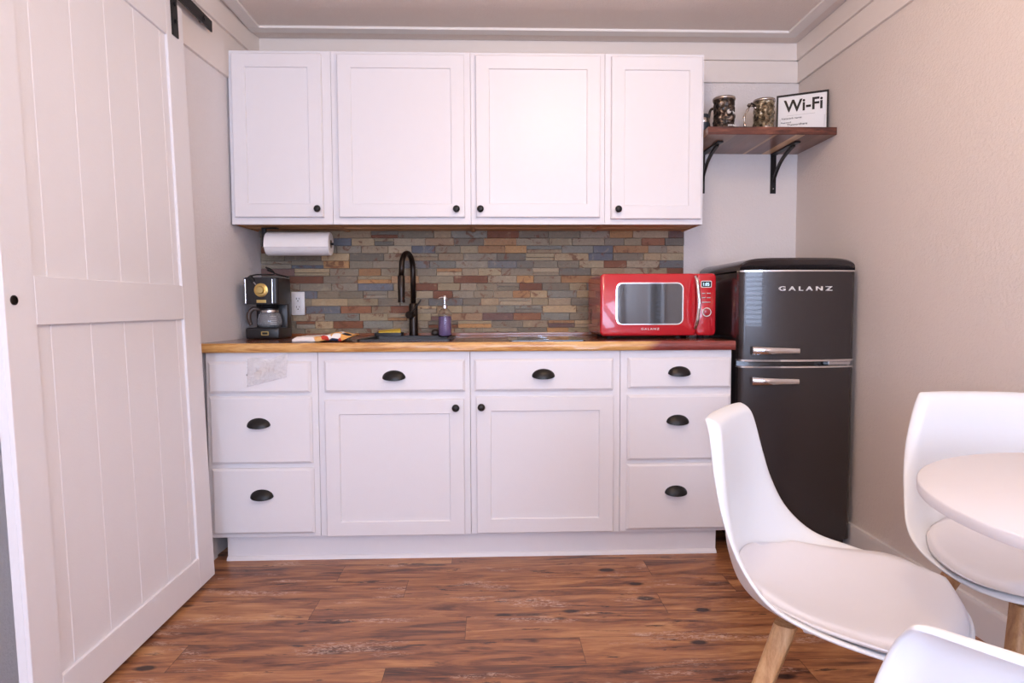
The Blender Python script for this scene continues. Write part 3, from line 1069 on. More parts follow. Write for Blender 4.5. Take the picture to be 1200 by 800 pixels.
ringprism(bm, rrect(.921, .969, 1.128, 1.158, .006), rrect(.924, .966, 1.131, 1.155, .004), 'Y', MY0-.002, MY0+.001)
disp = link_mesh('display', bm, M_chrome, panel)
disp2 = link_mesh('display_screen', prism(new(), rrect(.924, .966, 1.131, 1.155, .004), 'Y', MY0-.001, MY0+.001), M_dark, panel)
md = NT('lit_display_digits'); md.b.inputs['Emission Color'].default_value = (.55, .8, 1, 1); md.b.inputs['Emission Strength'].default_value = 1.2
md.col((.5, .7, .9))
text_mesh('display_digits', '1:05', .013, md.m, panel, (.945, MY0-.0015, 1.143), width=.026)
for (bx0, bx1, bz) in ((.926, .942, 1.103), (.948, .965, 1.103), (.926, .942, 1.084), (.948, .965, 1.084), (.926, .965, 1.064)):
    link_mesh('button', box(new(), bx0, bx1, MY0-.0025, MY0+.001, bz-.0022, bz+.0022, .001), M_steel, panel)
bm = new()
ringprism(bm, [(.946+.0200*math.cos(2*PI*k/32), 1.021+.0200*math.sin(2*PI*k/32)) for k in range(32)], [(.946+.0165*math.cos(2*PI*k/32), 1.021+.0165*math.sin(2*PI*k/32)) for k in range(32)], 'Y', MY0-.010, MY0)
kr = link_mesh('knob_ring', bm, M_chrome, panel, 40)
bm = new()
lathe(bm, [(.016, 0), (.016, -.012), (.014, -.018), (.012, -.019), (.001, -.019)], (.946, MY0, 1.021), 32, 'Y')
link_mesh('knob', bm, M_redd, kr, 40)
text_mesh('lettering', 'GALANZ', .0085, M_letter, door_, (.699, MY0-.0008, .948), width=.080, spacing=1.35)
bm = new()
for k in range(9):
    box(bm, MX0-.0006, MX0+.001, -.20, -.13, .965+k*.008, .968+k*.008)
link_mesh('vent_slots', bm, M_dark, r)
for fx_ in (MX0+.05, MX1-.05):
    for fy_ in (MY0+.06, MY1-.04):
        bm = new()
        lathe(bm, [(.013, 0), (.015, .0135)], (fx_, fy_, CT1), 16)
        link_mesh('foot', bm, M_rubber, r)

# ------------------------------------------------------------------ paper towel and its holder
PX0, PX1, PY, PZ, PR = -1.036, -.742, -.20, 1.342, .054
r = root_at('paper_towel_holder', (-1.0, PY, 1.40), 'black paper towel holder screwed under the leftmost upper cabinet', 'paper towel holder')
bm = new()
box(bm, PX0-.022, PX0-.004, PY-.010, PY+.010, PZ-.012, 1.4165, .002)
box(bm, PX0-.022, PX0+.05, PY-.016, PY+.016, 1.4125, 1.4165, .001)
link_mesh('bracket', bm, M_black, r)
bm = tube(new(), [(PX0-.016, PY, PZ), (PX1+.012, PY, PZ)], .006, 14)
link_mesh('rod', bm, M_black, r, 40)
r = root_at('paper_towel_roll', ((PX0+PX1)/2, PY, PZ), 'roll of white paper towels hanging under the upper cabinet above the coffee maker', 'paper towels')
bm = new()
prof = [(.020, 0), (PR-.003, 0), (PR, .003), (PR, PX1-PX0-.003), (PR-.003, PX1-PX0), (.020, PX1-PX0), (.020, 0)]
lathe(bm, prof, (PX0, PY, PZ), 48, 'X', cap=False)
# loose end of the sheet
box(bm, PX0+.001, PX1-.001, PY-PR-.0015, PY-PR+.002, PZ-.018, PZ+.0)
link_mesh('sheets', bm, M_paper, r, 40)
bm = lathe(new(), [(.0195, -.0005), (.0195, PX1-PX0+.0005), (.0175, PX1-PX0+.0005), (.0175, -.0005), (.0195, -.0005)], (PX0, PY, PZ), 24, 'X', cap=False)
link_mesh('core', bm, M_card, r, 40)

# ------------------------------------------------------------------ upper cabinets
UZ0, UZ1, UY = 1.417, 2.172, -.325
def upper_cab(x0, x1, label, dx0, dx1, kx, dz0=1.447, dz1=2.155):
    r = root_at('upper_cabinet', ((x0+x1)/2, UY/2, UZ0), label, 'cabinet')
    bm = new()
    T_ = .018
    zb_ = UZ0+.012
    box(bm, x0+.0006, x0+T_, UY+.018, -.026, zb_, UZ1)
    box(bm, x1-T_, x1-.0006, UY+.018, -.026, zb_, UZ1)
    box(bm, x0+.0006, x1-.0006, UY, UY+.018, UZ0, UZ1, .001, 1)
    box(bm, x0+T_, x1-T_, UY+.018, -.026, UZ1-.018, UZ1)
    offwall(bm)
    link_mesh('body', bm, M_cab, r)
    bm = new()
    box(bm, x0+.0006, x1-.0006, UY+.0185, -.026, UZ0+.006, UZ0+.0115)
    box(bm, x0+.0006, x0+T_*.6, UY+.0185, -.026, UZ0+.0005, UZ0+.006)
    box(bm, x1-T_*.6, x1-.0006, UY+.0185, -.026, UZ0+.0005, UZ0+.006)
    box(bm, x0+T_*.6, x1-T_*.6, UY+.17, UY+.185, UZ0+.003, UZ0+.006)
    offwall(bm)
    link_mesh('bottom_panel', bm, M_beechd, r)
    d = link_mesh('door', panelfront(dx0, dx1, UY-.020, UY, dz0, dz1), M_cab, r)
    link_mesh('knob', knob(kx, UY-.020, 1.481), M_black, d, True)
    return r
upper_cab(-1.146, -.700, 'narrow white upper cabinet at the far left, over the paper towels', -1.126, -.738, -.760)
upper_cab(-.700, -.086, 'wide white upper cabinet over the sink, knob at its lower right', -.669, -.113, -.150)
upper_cab(-.086, .515, 'wide white upper cabinet over the cooktop, knob at its lower left', -.062, .492, -.044)
upper_cab(.515, .963, 'narrow white upper cabinet at the far right, next to the wall shelf', .542, .951, .572, 1.440)

# ------------------------------------------------------------------ wall shelf with brackets
SZ0, SZ1, SF = 1.808, 1.842, -.373
r = root_at('wall_shelf', (1.25, -.19, SZ0), 'striped walnut wall shelf between the upper cabinets and the right wall', 'shelf')
bm = new()
box(bm, .968, XR-.001, SF+.004, -.001, SZ0, SZ1, .001, 1)
link_mesh('board', bm, M_shelf, r)
bm = new()
box(bm, .968, XR-.001, SF-.002, SF+.0045, SZ0, SZ1, .0015, 1)
link_mesh('front_edge', bm, M_shelfe, r)
def bracket(bx_, lab):
    r = root_at('shelf_bracket', (bx_, 0, SZ0), lab, 'bracket')
    w2 = .014
    box_ = new()
    box(box_, bx_-w2, bx_+w2, -.007, -.001, 1.612, SZ0, .001)
    link_mesh('wall_plate', box_, M_black, r)
    box_ = new()
    box(box_, bx_-w2, bx_+w2, -.262, -.001, SZ0-.007, SZ0-.0005, .001)
    link_mesh('arm', box_, M_black, r)
    pts = catmull([(bx_, -.005, 1.672), (bx_, -.04, 1.712), (bx_, -.085, 1.75), (bx_, -.15, 1.78), (bx_, -.225, 1.799)], 5)
    bm = new()
    prev = None
    for i, p in enumerate(pts):
        t = (pts[min(i+1, len(pts)-1)]-pts[max(i-1, 0)]).normalized()
        n_ = Vector((0, -t.z, t.y))
        ring = [bm.verts.new(p+Vector((sx_*.006, 0, 0))+n_*sn*.007) for sx_, sn in ((-1, -1), (1, -1), (1, 1), (-1, 1))]
        if prev:
            for k in range(4): bm.faces.new((prev[k], prev[(k+1) % 4], ring[(k+1) % 4], ring[k]))
        else: bm.faces.new(ring)
        prev = ring
    bm.faces.new(list(reversed(prev)))
    link_mesh('brace', bm, M_black, r)
    for zz_ in (1.635, 1.70):
        bm = lathe(new(), [(.004, -.007), (.003, -.009)], (bx_, 0, zz_), 12, 'Y')
        link_mesh('screw', bm, M_steel, r)
bracket(1.425, 'black iron shelf bracket near the right wall, fully in view under the shelf')
bracket(1.063, 'black iron shelf bracket half hidden by the upper cabinets at the left of the shelf')

# Wi-Fi sign
r = root_at('sign', (1.40, -.28, SZ1), 'white framed Wi-Fi sign at the right end of the shelf', 'sign')
P0 = Vector((1.338, -.225, SZ1+.0005)); P1 = Vector((1.534, -.325, SZ1+.0005))
ux = (P1-P0).normalized(); uz = Vector((0, .0, 1)); back = Vector((-ux.y, ux.x, 0))
uz = (uz + back*.06).normalized(); nn = ux.cross(uz)
SW, SH = (P1-P0).length, .182
TS = Matrix((ux, uz, nn)).transposed().to_4x4(); TS.translation = P0
def sgn(x0, x1, z0, z1, d0, d1):
    bm = box(new(), x0, x1, z0, z1, d0, d1)
    bmesh.ops.transform(bm, matrix=TS, verts=bm.verts)
    return bm
bm = ringprism(new(), [(0, 0), (SW, 0), (SW, SH), (0, SH)], [(.008, .008), (SW-.008, .008), (SW-.008, SH-.008), (.008, SH-.008)], 'Z', -.008, .008)
bmesh.ops.transform(bm, matrix=TS, verts=bm.verts)
link_mesh('frame', bm, M_black, r)
face = link_mesh('sign_face', sgn(.007, SW-.007, .007, SH-.007, -.006, .003), simple('sign_white', (.80, .79, .78), .5), r)
def tmat(x, z): 
    T = TS.copy(); T.translation = TS @ Vector((x, z*1.09, .0035)); return T
text_mesh('lettering', 'Wi-Fi', .056, M_black, face, None, width=.164, mtx=tmat(SW/2+.003, .118), offset=.0012)
bm = new()
b1 = sgn(.014, SW-.014, .0805, .0818, .0031, .0036)
def rects(lst):
    bm = new()
    for q in lst: box(bm, q[0], q[1], q[2], q[3], .0031, .0038)
    bmesh.ops.transform(bm, matrix=TS, verts=bm.verts)
    return bm
b1.free()
link_mesh('ruled_box', rects([(.045, .165, .0840, .0848), (.016, .017, .018, .072), (SW-.017, SW-.016, .018, .072), (.016, .19, .0145, .0153)]), simple('grey_ink', (.25, .24, .24), .6), face)
text_mesh('lettering', 'Network name', .0085, M_black, face, None, width=.085, mtx=tmat(.066, .066))
text_mesh('lettering', 'Password', .007, M_black, face, None, width=.042, mtx=tmat(.042, .049))
text_mesh('lettering', 'Thewordhere', .0095, M_black, face, None, width=.086, mtx=tmat(.090, .038))

# tankards
def tankard(c, R, H, mat, mrim, name, label, seed, relief, rot, skull, handle_r=.03):
    r = root_at(name, c, label, 'mug')
    c = Vector(c)
    n, m = 64, 40
    bm = new()
    rings = []
    def surf(a, h):
        x = math.cos(a); y = math.sin(a)
        rr = R*(1.02-.06*math.sin(PI*h/H))
        d = relief*(noise.noise(Vector((x*2.4, y*2.4, h*60+seed)))+.6*noise.noise(Vector((x*6, y*6, h*140+seed))))
        edge = min(1, h/.012, (H-h)/.012); d *= max(0, edge)
        if skull:
            da = (a-rot+PI) % (2*PI)-PI
            q = (da/.75)**2+((h-H*.45)/(H*.36))**2
            d += .012*max(0, 1-q)                         # face mound
            d += .008*math.exp(-((da)/.18)**2-((h-H*.42)/(.010))**2)
            for s_ in (-1, 1): d -= .012*math.exp(-((da-s_*.30)/.17)**2-((h-H*.58)/.010)**2)
            d += .006*math.exp(-((h-H*.16)/.007)**2)*math.exp(-(da/.8)**2)
        return (rr+d)*x, (rr+d)*y
    for j in range(m+1):
        h = H*j/m
        rings.append([bm.verts.new(c+Vector((*surf(2*PI*i/n, h), h))) for i in range(n)])
    for A, B in zip(rings, rings[1:]):
        for i in range(n): bm.faces.new((A[i], A[(i+1) % n], B[(i+1) % n], B[i]))
    bm.faces.new(rings[0])
    # inner wall
    inn = [[bm.verts.new(c+Vector((R*.86*math.cos(2*PI*i/n), R*.86*math.sin(2*PI*i/n), h))) for i in range(n)] for h in (H, .008)]
    for A, B in ((rings[-1], inn[0]), (inn[0], inn[1])):
        for i in range(n): bm.faces.new((A[i], A[(i+1) % n], B[(i+1) % n], B[i]))
    bm.faces.new(inn[1])
    link_mesh('body', bm, mat, r, True)
    bm = lathe(new(), [(R*.87, H-.006), (R*1.06, H-.007), (R*1.09, H-.001), (R*1.06, H+.005), (R*.90, H+.005), (R*.87, H-.006)], c, 48, cap=False)
    link_mesh('rim', bm, mrim, r, True)
    return r, c, surf
mbz = NT('antiqued_bronze_resin')
o = mbz.obj(); nz = mbz.noise(55, 4, o, .6)
mbz.col(mbz.ramp(nz.outputs[0], [(.38, (.012, .010, .009)), (.52, (.05, .036, .029)), (.68, (.30, .21, .15))])); mbz.set(rough=.32, metal=.55)
mgd = NT('antiqued_gold_resin')
o = mgd.obj(); nz = mgd.noise(60, 4, o, .6)
mgd.col(mgd.ramp(nz.outputs[0], [(.36, (.035, .028, .02)), (.5, (.24, .19, .12)), (.68, (.60, .50, .34))])); mgd.set(rough=.33, metal=.7)
M_bone = simple('pale_resin', (.78, .74, .68), .5)
M_rimm = simple('antique_silver', (.55, .48, .42), .25, metal=.9)
# skull tankard
mr, c, sf = tankard((1.083, -.245, SZ1), .047, .158, mbz.m, M_rimm, 'skull_tankard', 'dark bronze tankard with a carved skull face on the wall shelf', 3.1, .006, -PI/2+.38, True)
rot = -PI/2+.38
def on_mug(a, h, off=0):
    x, y = sf(a, h); v = Vector((x, y, 0)); v += v.normalized()*off
    return c+Vector((v.x, v.y, h))
for s_ in (-1, 1):
    bm = new(); bmesh.ops.create_uvsphere(bm, u_segments=16, v_segments=10, radius=.0105)
    p = on_mug(rot+s_*.24, .090, .002)
    bmesh.ops.translate(bm, verts=bm.verts, vec=p)
    e = link_mesh('eye', bm, M_bone, mr, True)
    bm = new(); bmesh.ops.create_uvsphere(bm, u_segments=12, v_segments=8, radius=.0055)
    bmesh.ops.translate(bm, verts=bm.verts, vec=p+(p-c).normalized()*.003+Vector((math.cos(rot), math.sin(rot), 0))*.006)
    link_mesh('pupil', bm, M_dark, e, True)
bm = new()
for k in range(7):
    a = rot+(k-3)*.115
    p = on_mug(a, .026, .003)
    box(bm, p.x-.0022, p.x+.0022, p.y-.002, p.y+.002, p.z-.004, p.z+.004, .001, 1)
link_mesh('teeth', bm, M_bone, mr)
bm = tube(new(), catmull([(1.060, -.205, SZ1+.125), (1.043, -.188, SZ1+.130), (1.036, -.180, SZ1+.100), (1.038, -.180, SZ1+.050), (1.060, -.205, SZ1+.022)], 6), .006, 10)
link_mesh('handle', bm, mbz.m, mr, True)
# gold tankard
mr, c, sf = tankard((1.283, -.215, SZ1), .046, .160, mgd.m, M_rimm, 'gold_tankard', 'antique gold tankard with a long curved handle beside the Wi-Fi sign', 9.3, .007, -PI/2-.25, True)
hd = catmull([(1.243, -.225, SZ1+.122), (1.222, -.228, SZ1+.137), (1.202, -.232, SZ1+.120), (1.184, -.234, SZ1+.085), (1.186, -.234, SZ1+.045), (1.205, -.232, SZ1+.018), (1.243, -.222, SZ1+.012)], 6)
bm = tube(new(), hd, [.0045+.002*math.sin(k*1.1) for k in range(len(hd))], 10)
hh = link_mesh('handle', bm, M_rimm, mr, True)
bm = new()
for (ax, ay, az, rr_) in ((1.206, -.232, 1.842+.136, .009), (1.220, -.228, 1.842+.143, .008), (1.230, -.228, 1.842+.136, .008)):
    s_ = new(); bmesh.ops.create_icosphere(s_, subdivisions=2, radius=rr_)
    for v in s_.verts: v.co += v.co.normalized()*.002*noise.noise(v.co*300)+Vector((ax, ay, az))
    me_ = bpy.data.meshes.new('tmp'); s_.to_mesh(me_); s_.free(); bm.from_mesh(me_); bpy.data.meshes.remove(me_)
link_mesh('thumb_rest', bm, mbz.m, hh, True)
bm = new(); bmesh.ops.create_icosphere(bm, subdivisions=3, radius=.017)
for v in bm.verts:
    v.co.z *= .7; v.co += v.co.normalized()*.002*noise.noise(v.co*200)
p = c+Vector((math.cos(-PI/2-.15)*.043, math.sin(-PI/2-.15)*.043, .030)); bmesh.ops.translate(bm, verts=bm.verts, vec=p)
link_mesh('emblem', bm, M_rimm, mr, True)
# dark mug mostly behind the cabinet
r = root_at('dark_mug', (.999, -.20, SZ1), 'dark slate mug mostly hidden behind the end of the upper cabinets', 'mug')
bm = lathe(new(), [(.028, 0), (.030, .004), (.030, .098), (.027, .100), (.025, .098), (.025, .010), (.001, .008)], (.999, -.20, SZ1), 32, cap=True)
link_mesh('body', bm, simple('slate_glaze', (.03, .04, .05), .3), r, 40)
bm = lathe(new(), [(.0305, .060), (.0318, .064), (.0318, .078), (.0305, .082)], (.999, -.20, SZ1), 32, cap=False)
link_mesh('band', bm, M_rimm, r, True)

# ------------------------------------------------------------------ refrigerator
RX0, RX1 = 1.036, 1.524
RF, RB = -.628, -.06
r = root_at('refrigerator', ((RX0+RX1)/2, (RF+RB)/2, 0), 'dark retro two-door refrigerator in the corner right of the cabinets', 'refrigerator')
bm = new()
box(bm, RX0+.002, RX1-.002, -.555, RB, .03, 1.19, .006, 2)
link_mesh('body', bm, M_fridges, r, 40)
def bulge(x, z0, z1, z, amt=.016):
    u = (x-(RX0+RX1)/2)/((RX1-RX0)/2)
    return amt*(1-abs(u)**2.6)
def fdoor(z0, z1):
    bm = new()
    nx, nz = 36, 10
    front = []; backv = []
    for j in range(nz+1):
        z = z0+(z1-z0)*j/nz
        fr = []; bk = []
        for i in range(nx+1):
            t = i/nx
            x = (RX0+RX1)/2 + (RX1-RX0)/2*math.sin((t-.5)*PI)
            u = abs(2*(x-(RX0+RX1)/2)/(RX1-RX0))
            y = RF + .030*u**2.1 + .012*max(0, (u-.93)/.07)**2
            fr.append(bm.verts.new((x, y, z))); bk.append(bm.verts.new((x, -.558, z)))
        front.append(fr); backv.append(bk)
    for j in range(nz):
        for i in range(nx):
            bm.faces.new((front[j][i], front[j][i+1], front[j+1][i+1], front[j+1][i]))
            bm.faces.new((backv[j][i], backv[j+1][i], backv[j+1][i+1], backv[j][i+1]))
    for i in range(nx):
        for j in (0, nz): bm.faces.new((front[j][i], front[j][i+1], backv[j][i+1], backv[j][i]))
    for j in range(nz):
        for i in (0, nx): bm.faces.new((front[j][i], front[j+1][i], backv[j+1][i], backv[j][i]))
    return bm
def fstrip(z0, z1, grow=.0015):
    bm = fdoor(z0, z1)
    cxm = Vector(((RX0+RX1)/2, -.55, 0))
    for v in bm.verts:
        v.co.x = cxm.x+(v.co.x-cxm.x)*1.004
        if v.co.y < -.56: v.co.y -= grow
    return bm
fz = link_mesh('freezer_door', fdoor(.824, 1.188), M_fridge, r, 40)
link_mesh('chrome_strip', fstrip(1.188, 1.1945), M_chrome, r, 40)
link_mesh('chrome_strip', fstrip(.8165, .824), M_chrome, fz, 40)
fd = link_mesh('fridge_door', fdoor(.055, .790), M_fridge, r, 40)
link_mesh('chrome_strip', fstrip(.790, .797), M_chrome, fd, 40)
link_mesh('hinge', box(new(), 1.41, 1.505, -.605, -.56, .799, .815, .002), M_steel, r)
# domed top hood
bm = new()
nx = 30
prof = []
for i in range(nx+1):
    a = PI*i/nx
    x = (RX0+RX1)/2 - (RX1-RX0)/2*math.copysign(abs(math.cos(a))**.32, math.cos(a))
    z = 1.1945 + .052*abs(math.sin(a))**.75
    prof.append((x, z))
ys = [(RF+.004, .50), (RF-.002, .8), (RF+.004, .93), (RF+.02, .99), (RF+.04, 1), (RB, 1)]
rings = []
for y, k in ys:
    ring = []
    for (x, z) in prof:
        u = abs(2*(x-(RX0+RX1)/2)/(RX1-RX0))
        yo = (.030*u**2.1+.012*max(0, (u-.93)/.07)**2) if y < -.5 else 0
        ring.append(bm.verts.new((x, y+yo, 1.1945+(z-1.1945)*k)))
    rings.append(ring)
for A, B in zip(rings, rings[1:]):
    for i in range(nx): bm.faces.new((A[i], A[i+1], B[i+1], B[i]))
    bm.faces.new((A[0], B[0], B[nx], A[nx]))
bm.faces.new(rings[0]); bm.faces.new(list(reversed(rings[-1])))
link_mesh('top_hood', bm, M_fridge, r, 50)
def fhandle(z, par):
    bm = new()
    x0, x1 = 1.076, 1.268
    prev = None
    for i in range(13):
        t = i/12
        x = x0+(x1-x0)*t
        h = .0175-.0065*t
        d = .020+.010*math.sin(PI*min(1, t*1.4+.12))-.006*t
        yb_ = RF+.030*((abs(x-(RX0+RX1)/2)/.244)**2.1)-.001
        ring = []
        for k in range(12):
            a = 2*PI*k/12
            ring.append(bm.verts.new((x, yb_-d+.010*math.cos(a)*(1-.3*t), z+h*math.sin(a)-.002*t)))
        if prev:
            for k in range(12): bm.faces.new((prev[k], prev[(k+1) % 12], ring[(k+1) % 12], ring[k]))
        else: bm.faces.new(ring)
        prev = ring
    bm.faces.new(list(reversed(prev)))
    tube(bm, [(1.095, RF+.030, z), (1.095, RF-.006, z)], .012, 12)
    link_mesh('handle', bm, M_chrome, par, 50)
fhandle(.864, fz)
fhandle(.737, fd)
text_mesh('lettering', 'GALANZ', .018, M_letter, fz, (1.295, RF+.0005, 1.118), width=.222, spacing=1.6, offset=.0001, extrude=.006)
for fx_ in (RX0+.05, RX1-.05):
    for fy_ in (-.53, RB-.05):
        bm = lathe(new(), [(.016, 0), (.016, .032)], (fx_, fy_, 0), 16)
        link_mesh('foot', bm, M_rubber, r)
link_mesh('toe_grille', box(new(), RX0+.01, RX1-.01, -.565, -.54, .02, .052, .002), M_plas, r)

# ------------------------------------------------------------------ barn door, rail
DY0, DY1 = -.769, -1.752          # far and near edge
ZB, ZT = .018, 2.150
def dfx(z): return -1.074 + (z-ZB)*(-.061/(ZT-ZB))        # the bottom swings out from the wall
def tilt(bm):
    for v in bm.verts: v.co.x += dfx(v.co.z)+1.0
    return bm
# built with front face at x=-1.0, then tilted
r = root_at('sliding_barn_door', (-1.10, (DY0+DY1)/2, 0), 'tall white plank barn door hanging along the left wall', 'door')
bm = new()
npl = 6
yw = (DY0-DY1)/npl
for k in range(npl):
    y0 = DY1+k*yw
    box(bm, -1.033, -1.010, y0+.0004, y0+yw-.0004, ZB, ZT, .0018, 1)
panel_ = link_mesh('planks', tilt(bm), M_door, r)
def rail_part(name, y0, y1, z0, z1, b=.0015):
    bm = new()
    nz = 8
    box(bm, -1.0105, -1.0, y0, y1, z0, z1, b, 1)
    return link_mesh(name, tilt(bm), M_door, r)
SWD = .125
rail_part('stile', DY0-SWD, DY0, ZB, ZT)
rail_part('stile', DY1, DY1+.102, ZB, ZT)
rail_part('rail', DY1+.1025, DY0-SWD-.0005, ZB, .130)
rail_part('rail', DY1+.1025, DY0-SWD-.0005, 1.008, 1.128)
rail_part('rail', DY1+.1025, DY0-SWD-.0005, 2.008, ZT)
bm = new()
lathe(bm, [(.0115, .0), (.0115, .003), (.009, .004), (.009, .0015), (.001, .001)], (-1.0005, -1.722, 1.068), 24, 'X')
link_mesh('finger_pull', tilt(bm), M_bronze, r, 40)
def strap(yc):
    bm = new()
    box(bm, -1.0, -.994, yc-.021, yc+.021, 2.022, 2.30, .001)
    for v in bm.verts:
        if v.co.z < 2.1 and v.co.y > yc: v.co.z -= .012*0
    s = link_mesh('hanger_strap', tilt(bm), M_blackm, r)
    for z in (2.075, 2.135):
        bm = lathe(new(), [(.008, 0), (.008, .005), (.005, .007)], (-.994, yc, z), 6, 'X')
        link_mesh('bolt', tilt(bm), M_blackm, s)
    bm = lathe(new(), [(.035, -.024), (.035, -.008), (.01, -.008)], (-1.0, yc, 2.26), 24, 'X')
    link_mesh('roller', tilt(bm), M_blackm, s, 40)
strap(-.838)
strap(-1.70)
r = root_at('sliding_door_rail', (-1.13, -1.3, 2.19), 'flat black steel rail on the left wall header above the barn door', 'rail')
link_mesh('bar', box(new(), -1.134, -1.127, -2.9, -.522, 2.168, 2.211, .001), M_blackm, r)
for yy_ in (-.60, -1.05, -1.55, -2.05, -2.55):
    bm = new()
    tube(bm, [(xl(yy_)+.0265, yy_, 2.184), (-1.126, yy_, 2.184)], .011, 14)
    tube(bm, [(-1.127, yy_, 2.190), (-1.121, yy_, 2.190)], .009, 6)
    link_mesh('standoff', bm, M_blackm, r)

# ------------------------------------------------------------------ plastic bag taped to the first drawer
bm = new()
nx, nz = 26, 20
g = []
for i in range(nx+1):
    row = []
    for j in range(nz+1):
        u, v = i/nx, j/nz
        x = -.985+.160*u+.006*v
        zb_ = .728+.040*u
        zt_ = .842+.018*u**3+.004*math.sin(u*9)
        z = zb_+(zt_-zb_)*v
        pf = 4*u*(1-u)
        y = FY-.021 - .010*pf*(.35+.65*math.sin(PI*min(1, v*1.0)))*(1+.6*noise.noise(Vector((u*4, v*4, 2)))) - .006*abs(noise.noise(Vector((u*9, v*8, 1)))) - .003*noise.noise(Vector((u*25, v*25, 7)))
        y = min(y, FY-.0205)
        row.append(bm.verts.new((x, y, z)))
    g.append(row)
for i in range(nx):
    for j in range(nz): bm.faces.new((g[i][j], g[i+1][j], g[i+1][j+1], g[i][j+1]))
mb = NT('clear_crinkled_plastic')
mb.col((.97, .95, .96)); mb.set(rough=.22, alpha=.42, spec=.8)
nb = mb.noise(45, 4, mb.obj(), .6, 1.5); mb.bump(nb.outputs[0], .9, .01)
r = root_at('plastic_bag', (-.905, FY-.022, .79), 'small clear plastic bag stuck on the top left drawer front', 'bag')
link_mesh('film', bm, mb.m, r, True)
bm = new()
gg = []
for i in range(9):
    t = i/8
    cx_, cz_ = -.945+.10*t, .765+.038*math.sin(PI*t*.9)+.0*t
    gg.append([bm.verts.new((cx_-.004*q, FY-.0215-.003*(q % 2), cz_-.012+.024*q/3)) for q in range(4)])
for i in range(8):
    for q in range(3): bm.faces.new((gg[i][q], gg[i+1][q], gg[i+1][q+1], gg[i][q+1]))
link_mesh('paper_slip', bm, simple('cream_slip', (.82, .70, .62), .6), r, True)

# ------------------------------------------------------------------ chairs and table
# centre line of the seat shell and its raised rim: (y, z, half width, rim y, rim z), from the top of the back to the front lip
PROF = [(-.268, .834, .150, -.262, .830), (-.252, .788, .168, -.240, .788), (-.246, .70, .190, -.218, .70), (-.246, .61, .203, -.194, .618), (-.243, .53, .214, -.162, .550),
        (-.208, .452, .234, -.110, .500), (-.112, .414, .252, -.035, .480), (.000, .408, .262, .045, .472), (.09, .416, .260, .108, .464), (.155, .433, .248, .162, .456), (.200, .438, .218, .201, .440)]
def prof_at(s):
    f = s*(len(PROF)-1)
    i = min(int(f), len(PROF)-2)
    t = f-i
    P = [PROF[max(i-1, 0)], PROF[i], PROF[i+1], PROF[min(i+2, len(PROF)-1)]]
    out = []
    for k in range(5):
        p0, p1, p2, p3 = (q[k] for q in P)
        out.append(.5*(2*p1+(p2-p0)*t+(2*p0-5*p1+4*p2-p3)*t*t+(3*p1-p0-3*p2+p3)*t**3))
    return out
def prof_frame(s):
    y, z, w, ry, rz = prof_at(s)
    a, b = prof_at(min(1, s+.03)), prof_at(max(0, s-.03))
    t = Vector((0, a[0]-b[0], a[1]-b[1])).normalized()
    return Vector((0, y, z)), Vector((0, ry-y, rz-z)), w, Vector((0, -t.z, t.y))
def shell_point(u, v, off=0, curl=True):
    k = .50 if v < 0 else 1.0
    q = min(1, max(0, (v+.6)/1.2)); q = q*q*(3-2*q)
    kv = .28+.57*q
    uu = u*math.sqrt(max(0, 1-k*v*v/2))
    vv = v*math.sqrt(max(0, 1-kv*u*u/2))
    s = (vv+1)/2
    c0, rim, w, n = prof_frame(s)
    r = max(abs(u), abs(v))
    c_ = -(.018-.010*q)*max(0, (r-.86)/.14)**1.6 if curl else 0
    p = c0 + rim*abs(uu)**2.3 + n*(off+c_)
    p.x = uu*w/.97
    if v < -.6: p.z -= .012*(1-u*u)*((-v-.6)/.4)**2
    return p
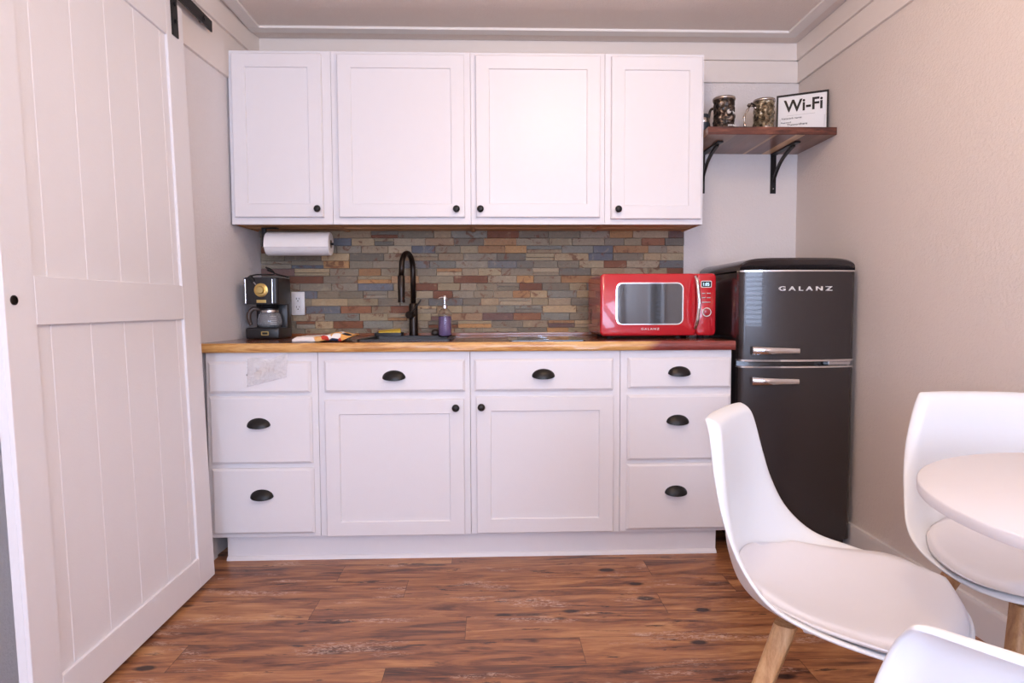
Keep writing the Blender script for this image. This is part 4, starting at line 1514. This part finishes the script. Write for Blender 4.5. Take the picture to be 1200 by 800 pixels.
def make_chair():
    root = bpy.data.objects.new('chair', None)
    COL.objects.link(root)
    nu, nv = 28, 44
    TH = .009
    bm = new()
    T_, B_ = [], []
    for j in range(nv+1):
        v = -1+2*j/nv
        T_.append([bm.verts.new(shell_point(-1+2*i/nu, v)) for i in range(nu+1)])
        B_.append([bm.verts.new(shell_point(-1+2*i/nu, v, -TH)) for i in range(nu+1)])
    for j in range(nv):
        for i in range(nu):
            bm.faces.new((T_[j][i], T_[j][i+1], T_[j+1][i+1], T_[j+1][i]))
            bm.faces.new((B_[j][i], B_[j+1][i], B_[j+1][i+1], B_[j][i+1]))
    for j in range(nv):
        for i in (0, nu): bm.faces.new((T_[j][i], T_[j+1][i], B_[j+1][i], B_[j][i]))
    for i in range(nu):
        for j in (0, nv): bm.faces.new((T_[j][i], T_[j][i+1], B_[j][i+1], B_[j][i]))
    sh = link_mesh('shell', bm, M_chair, root, True)
    sh.data.materials[0] = M_chair
    ssf = sh.modifiers.new('smooth', 'SUBSURF'); ssf.levels = 1; ssf.render_levels = 1
    # cushion
    bm = new()
    nu, nv = 24, 24
    T_, B_ = [], []
    def cp(a, b, top):
        # square -> rounded square in shell parameters
        aa = a*math.sqrt(1-.85*b*b/2); bb = b*math.sqrt(1-.85*a*a/2)
        u = aa*.97
        v = .41+bb*.535
        s_ = max(abs(a), abs(b))
        off = .003
        if top: off += .034*(1-s_**4)**.5+.001
        c0, rim, w, n = prof_frame((v+1)/2)
        wu = u*(.96 if v < .5 else .96-.10*(v-.5))
        p = c0 + rim*(abs(wu)**2.3*(.85 if top else 1)) + n*off
        p.x = wu*w/.97*.97
        return p
    for j in range(nv+1):
        b = -1+2*j/nv
        T_.append([bm.verts.new(cp(-1+2*i/nu, b, True)) for i in range(nu+1)])
        B_.append([bm.verts.new(cp(-1+2*i/nu, b, False)) for i in range(nu+1)])
    for j in range(nv):
        for i in range(nu):
            bm.faces.new((T_[j][i], T_[j][i+1], T_[j+1][i+1], T_[j+1][i]))
            bm.faces.new((B_[j][i], B_[j+1][i], B_[j+1][i+1], B_[j][i+1]))
    for j in range(nv):
        for i in (0, nu): bm.faces.new((T_[j][i], T_[j+1][i], B_[j+1][i], B_[j][i]))
    for i in range(nu):
        for j in (0, nv): bm.faces.new((T_[j][i], T_[j][i+1], B_[j][i+1], B_[j][i]))
    link_mesh('cushion', bm, M_cushion, root, True)
    bm = new()
    box(bm, -.09, .09, -.09, .10, .380, .398, .006, 2)
    link_mesh('leg_mount', bm, M_white, root, 40)
    for sx_ in (-1, 1):
        for sy_ in (-1, 1):
            bm = new()
            top = Vector((sx_*.112, -.004+sy_*.112, .404)); bot = Vector((sx_*.235, -.004+sy_*.232, .006))
            rings = []
            for k in range(7):
                t = k/6
                p = top.lerp(bot, t)
                hw = .022-.010*t
                o = rrect(-hw, hw, -hw, hw, hw*.55, 4)
                rings.append([bm.verts.new((p.x+q[0], p.y+q[1], p.z)) for q in o])
            for A, B in zip(rings, rings[1:]):
                n = len(A)
                for i in range(n): bm.faces.new((A[i], A[(i+1) % n], B[(i+1) % n], B[i]))
            bm.faces.new(rings[0]); bm.faces.new(list(reversed(rings[-1])))
            lg = link_mesh('leg', bm, M_beech, root, 50)
            bm = lathe(new(), [(.012, 0), (.013, .006)], (bot.x, bot.y, 0), 14)
            link_mesh('glide', bm, M_rubber, lg)
    return root
def copy_tree(o, parent=None):
    c = o.copy()
    COL.objects.link(c)
    if parent is not None: c.parent = parent
    for ch in list(o.children): copy_tree(ch, c)
    return c
proto = make_chair()
CH = [((.757, -1.970), (.815, -.58), 'white moulded chair nearest the base cabinets, left of the round table, seat fully in view'),
      ((1.272, -1.835), (-.11, -.994), 'white moulded chair with wooden legs by the right wall, behind the round table'),
      ((.615, -2.728), (.77, .64), 'white moulded chair at the lower right corner of the photo, only its back showing')]
for k, (p, f, lab) in enumerate(CH):
    o = proto if k == 0 else copy_tree(proto)
    o.location = (p[0], p[1], 0)
    o.rotation_euler = (0, 0, math.atan2(-f[0], f[1]))
    tag(o, lab, 'chair', 'moulded chairs around the table')

TCX, TCY, TR = 1.10, -2.352, .400
r = root_at('round_table', (TCX, TCY, 0), 'round white pedestal table at the right among the chairs', 'table')
bm = lathe(new(), [(TR-.006, .7195), (TR-.001, .721), (TR, .724), (TR, .737), (TR-.001, .739), (TR-.003, .740)], (TCX, TCY, 0), 128)
link_mesh('table_top', bm, M_table, r, 40)
bm = lathe(new(), [(.12, .7195), (.115, .712), (.05, .70), (.032, .66), (.027, .50), (.030, .25), (.045, .10), (.09, .04), (.12, .026)], (TCX, TCY, 0), 48)
link_mesh('pedestal', bm, M_white, r, 40)
bm = lathe(new(), [(.24, 0), (.24, .006), (.22, .014), (.12, .027)], (TCX, TCY, 0), 64)
link_mesh('base', bm, M_white, r, 40)
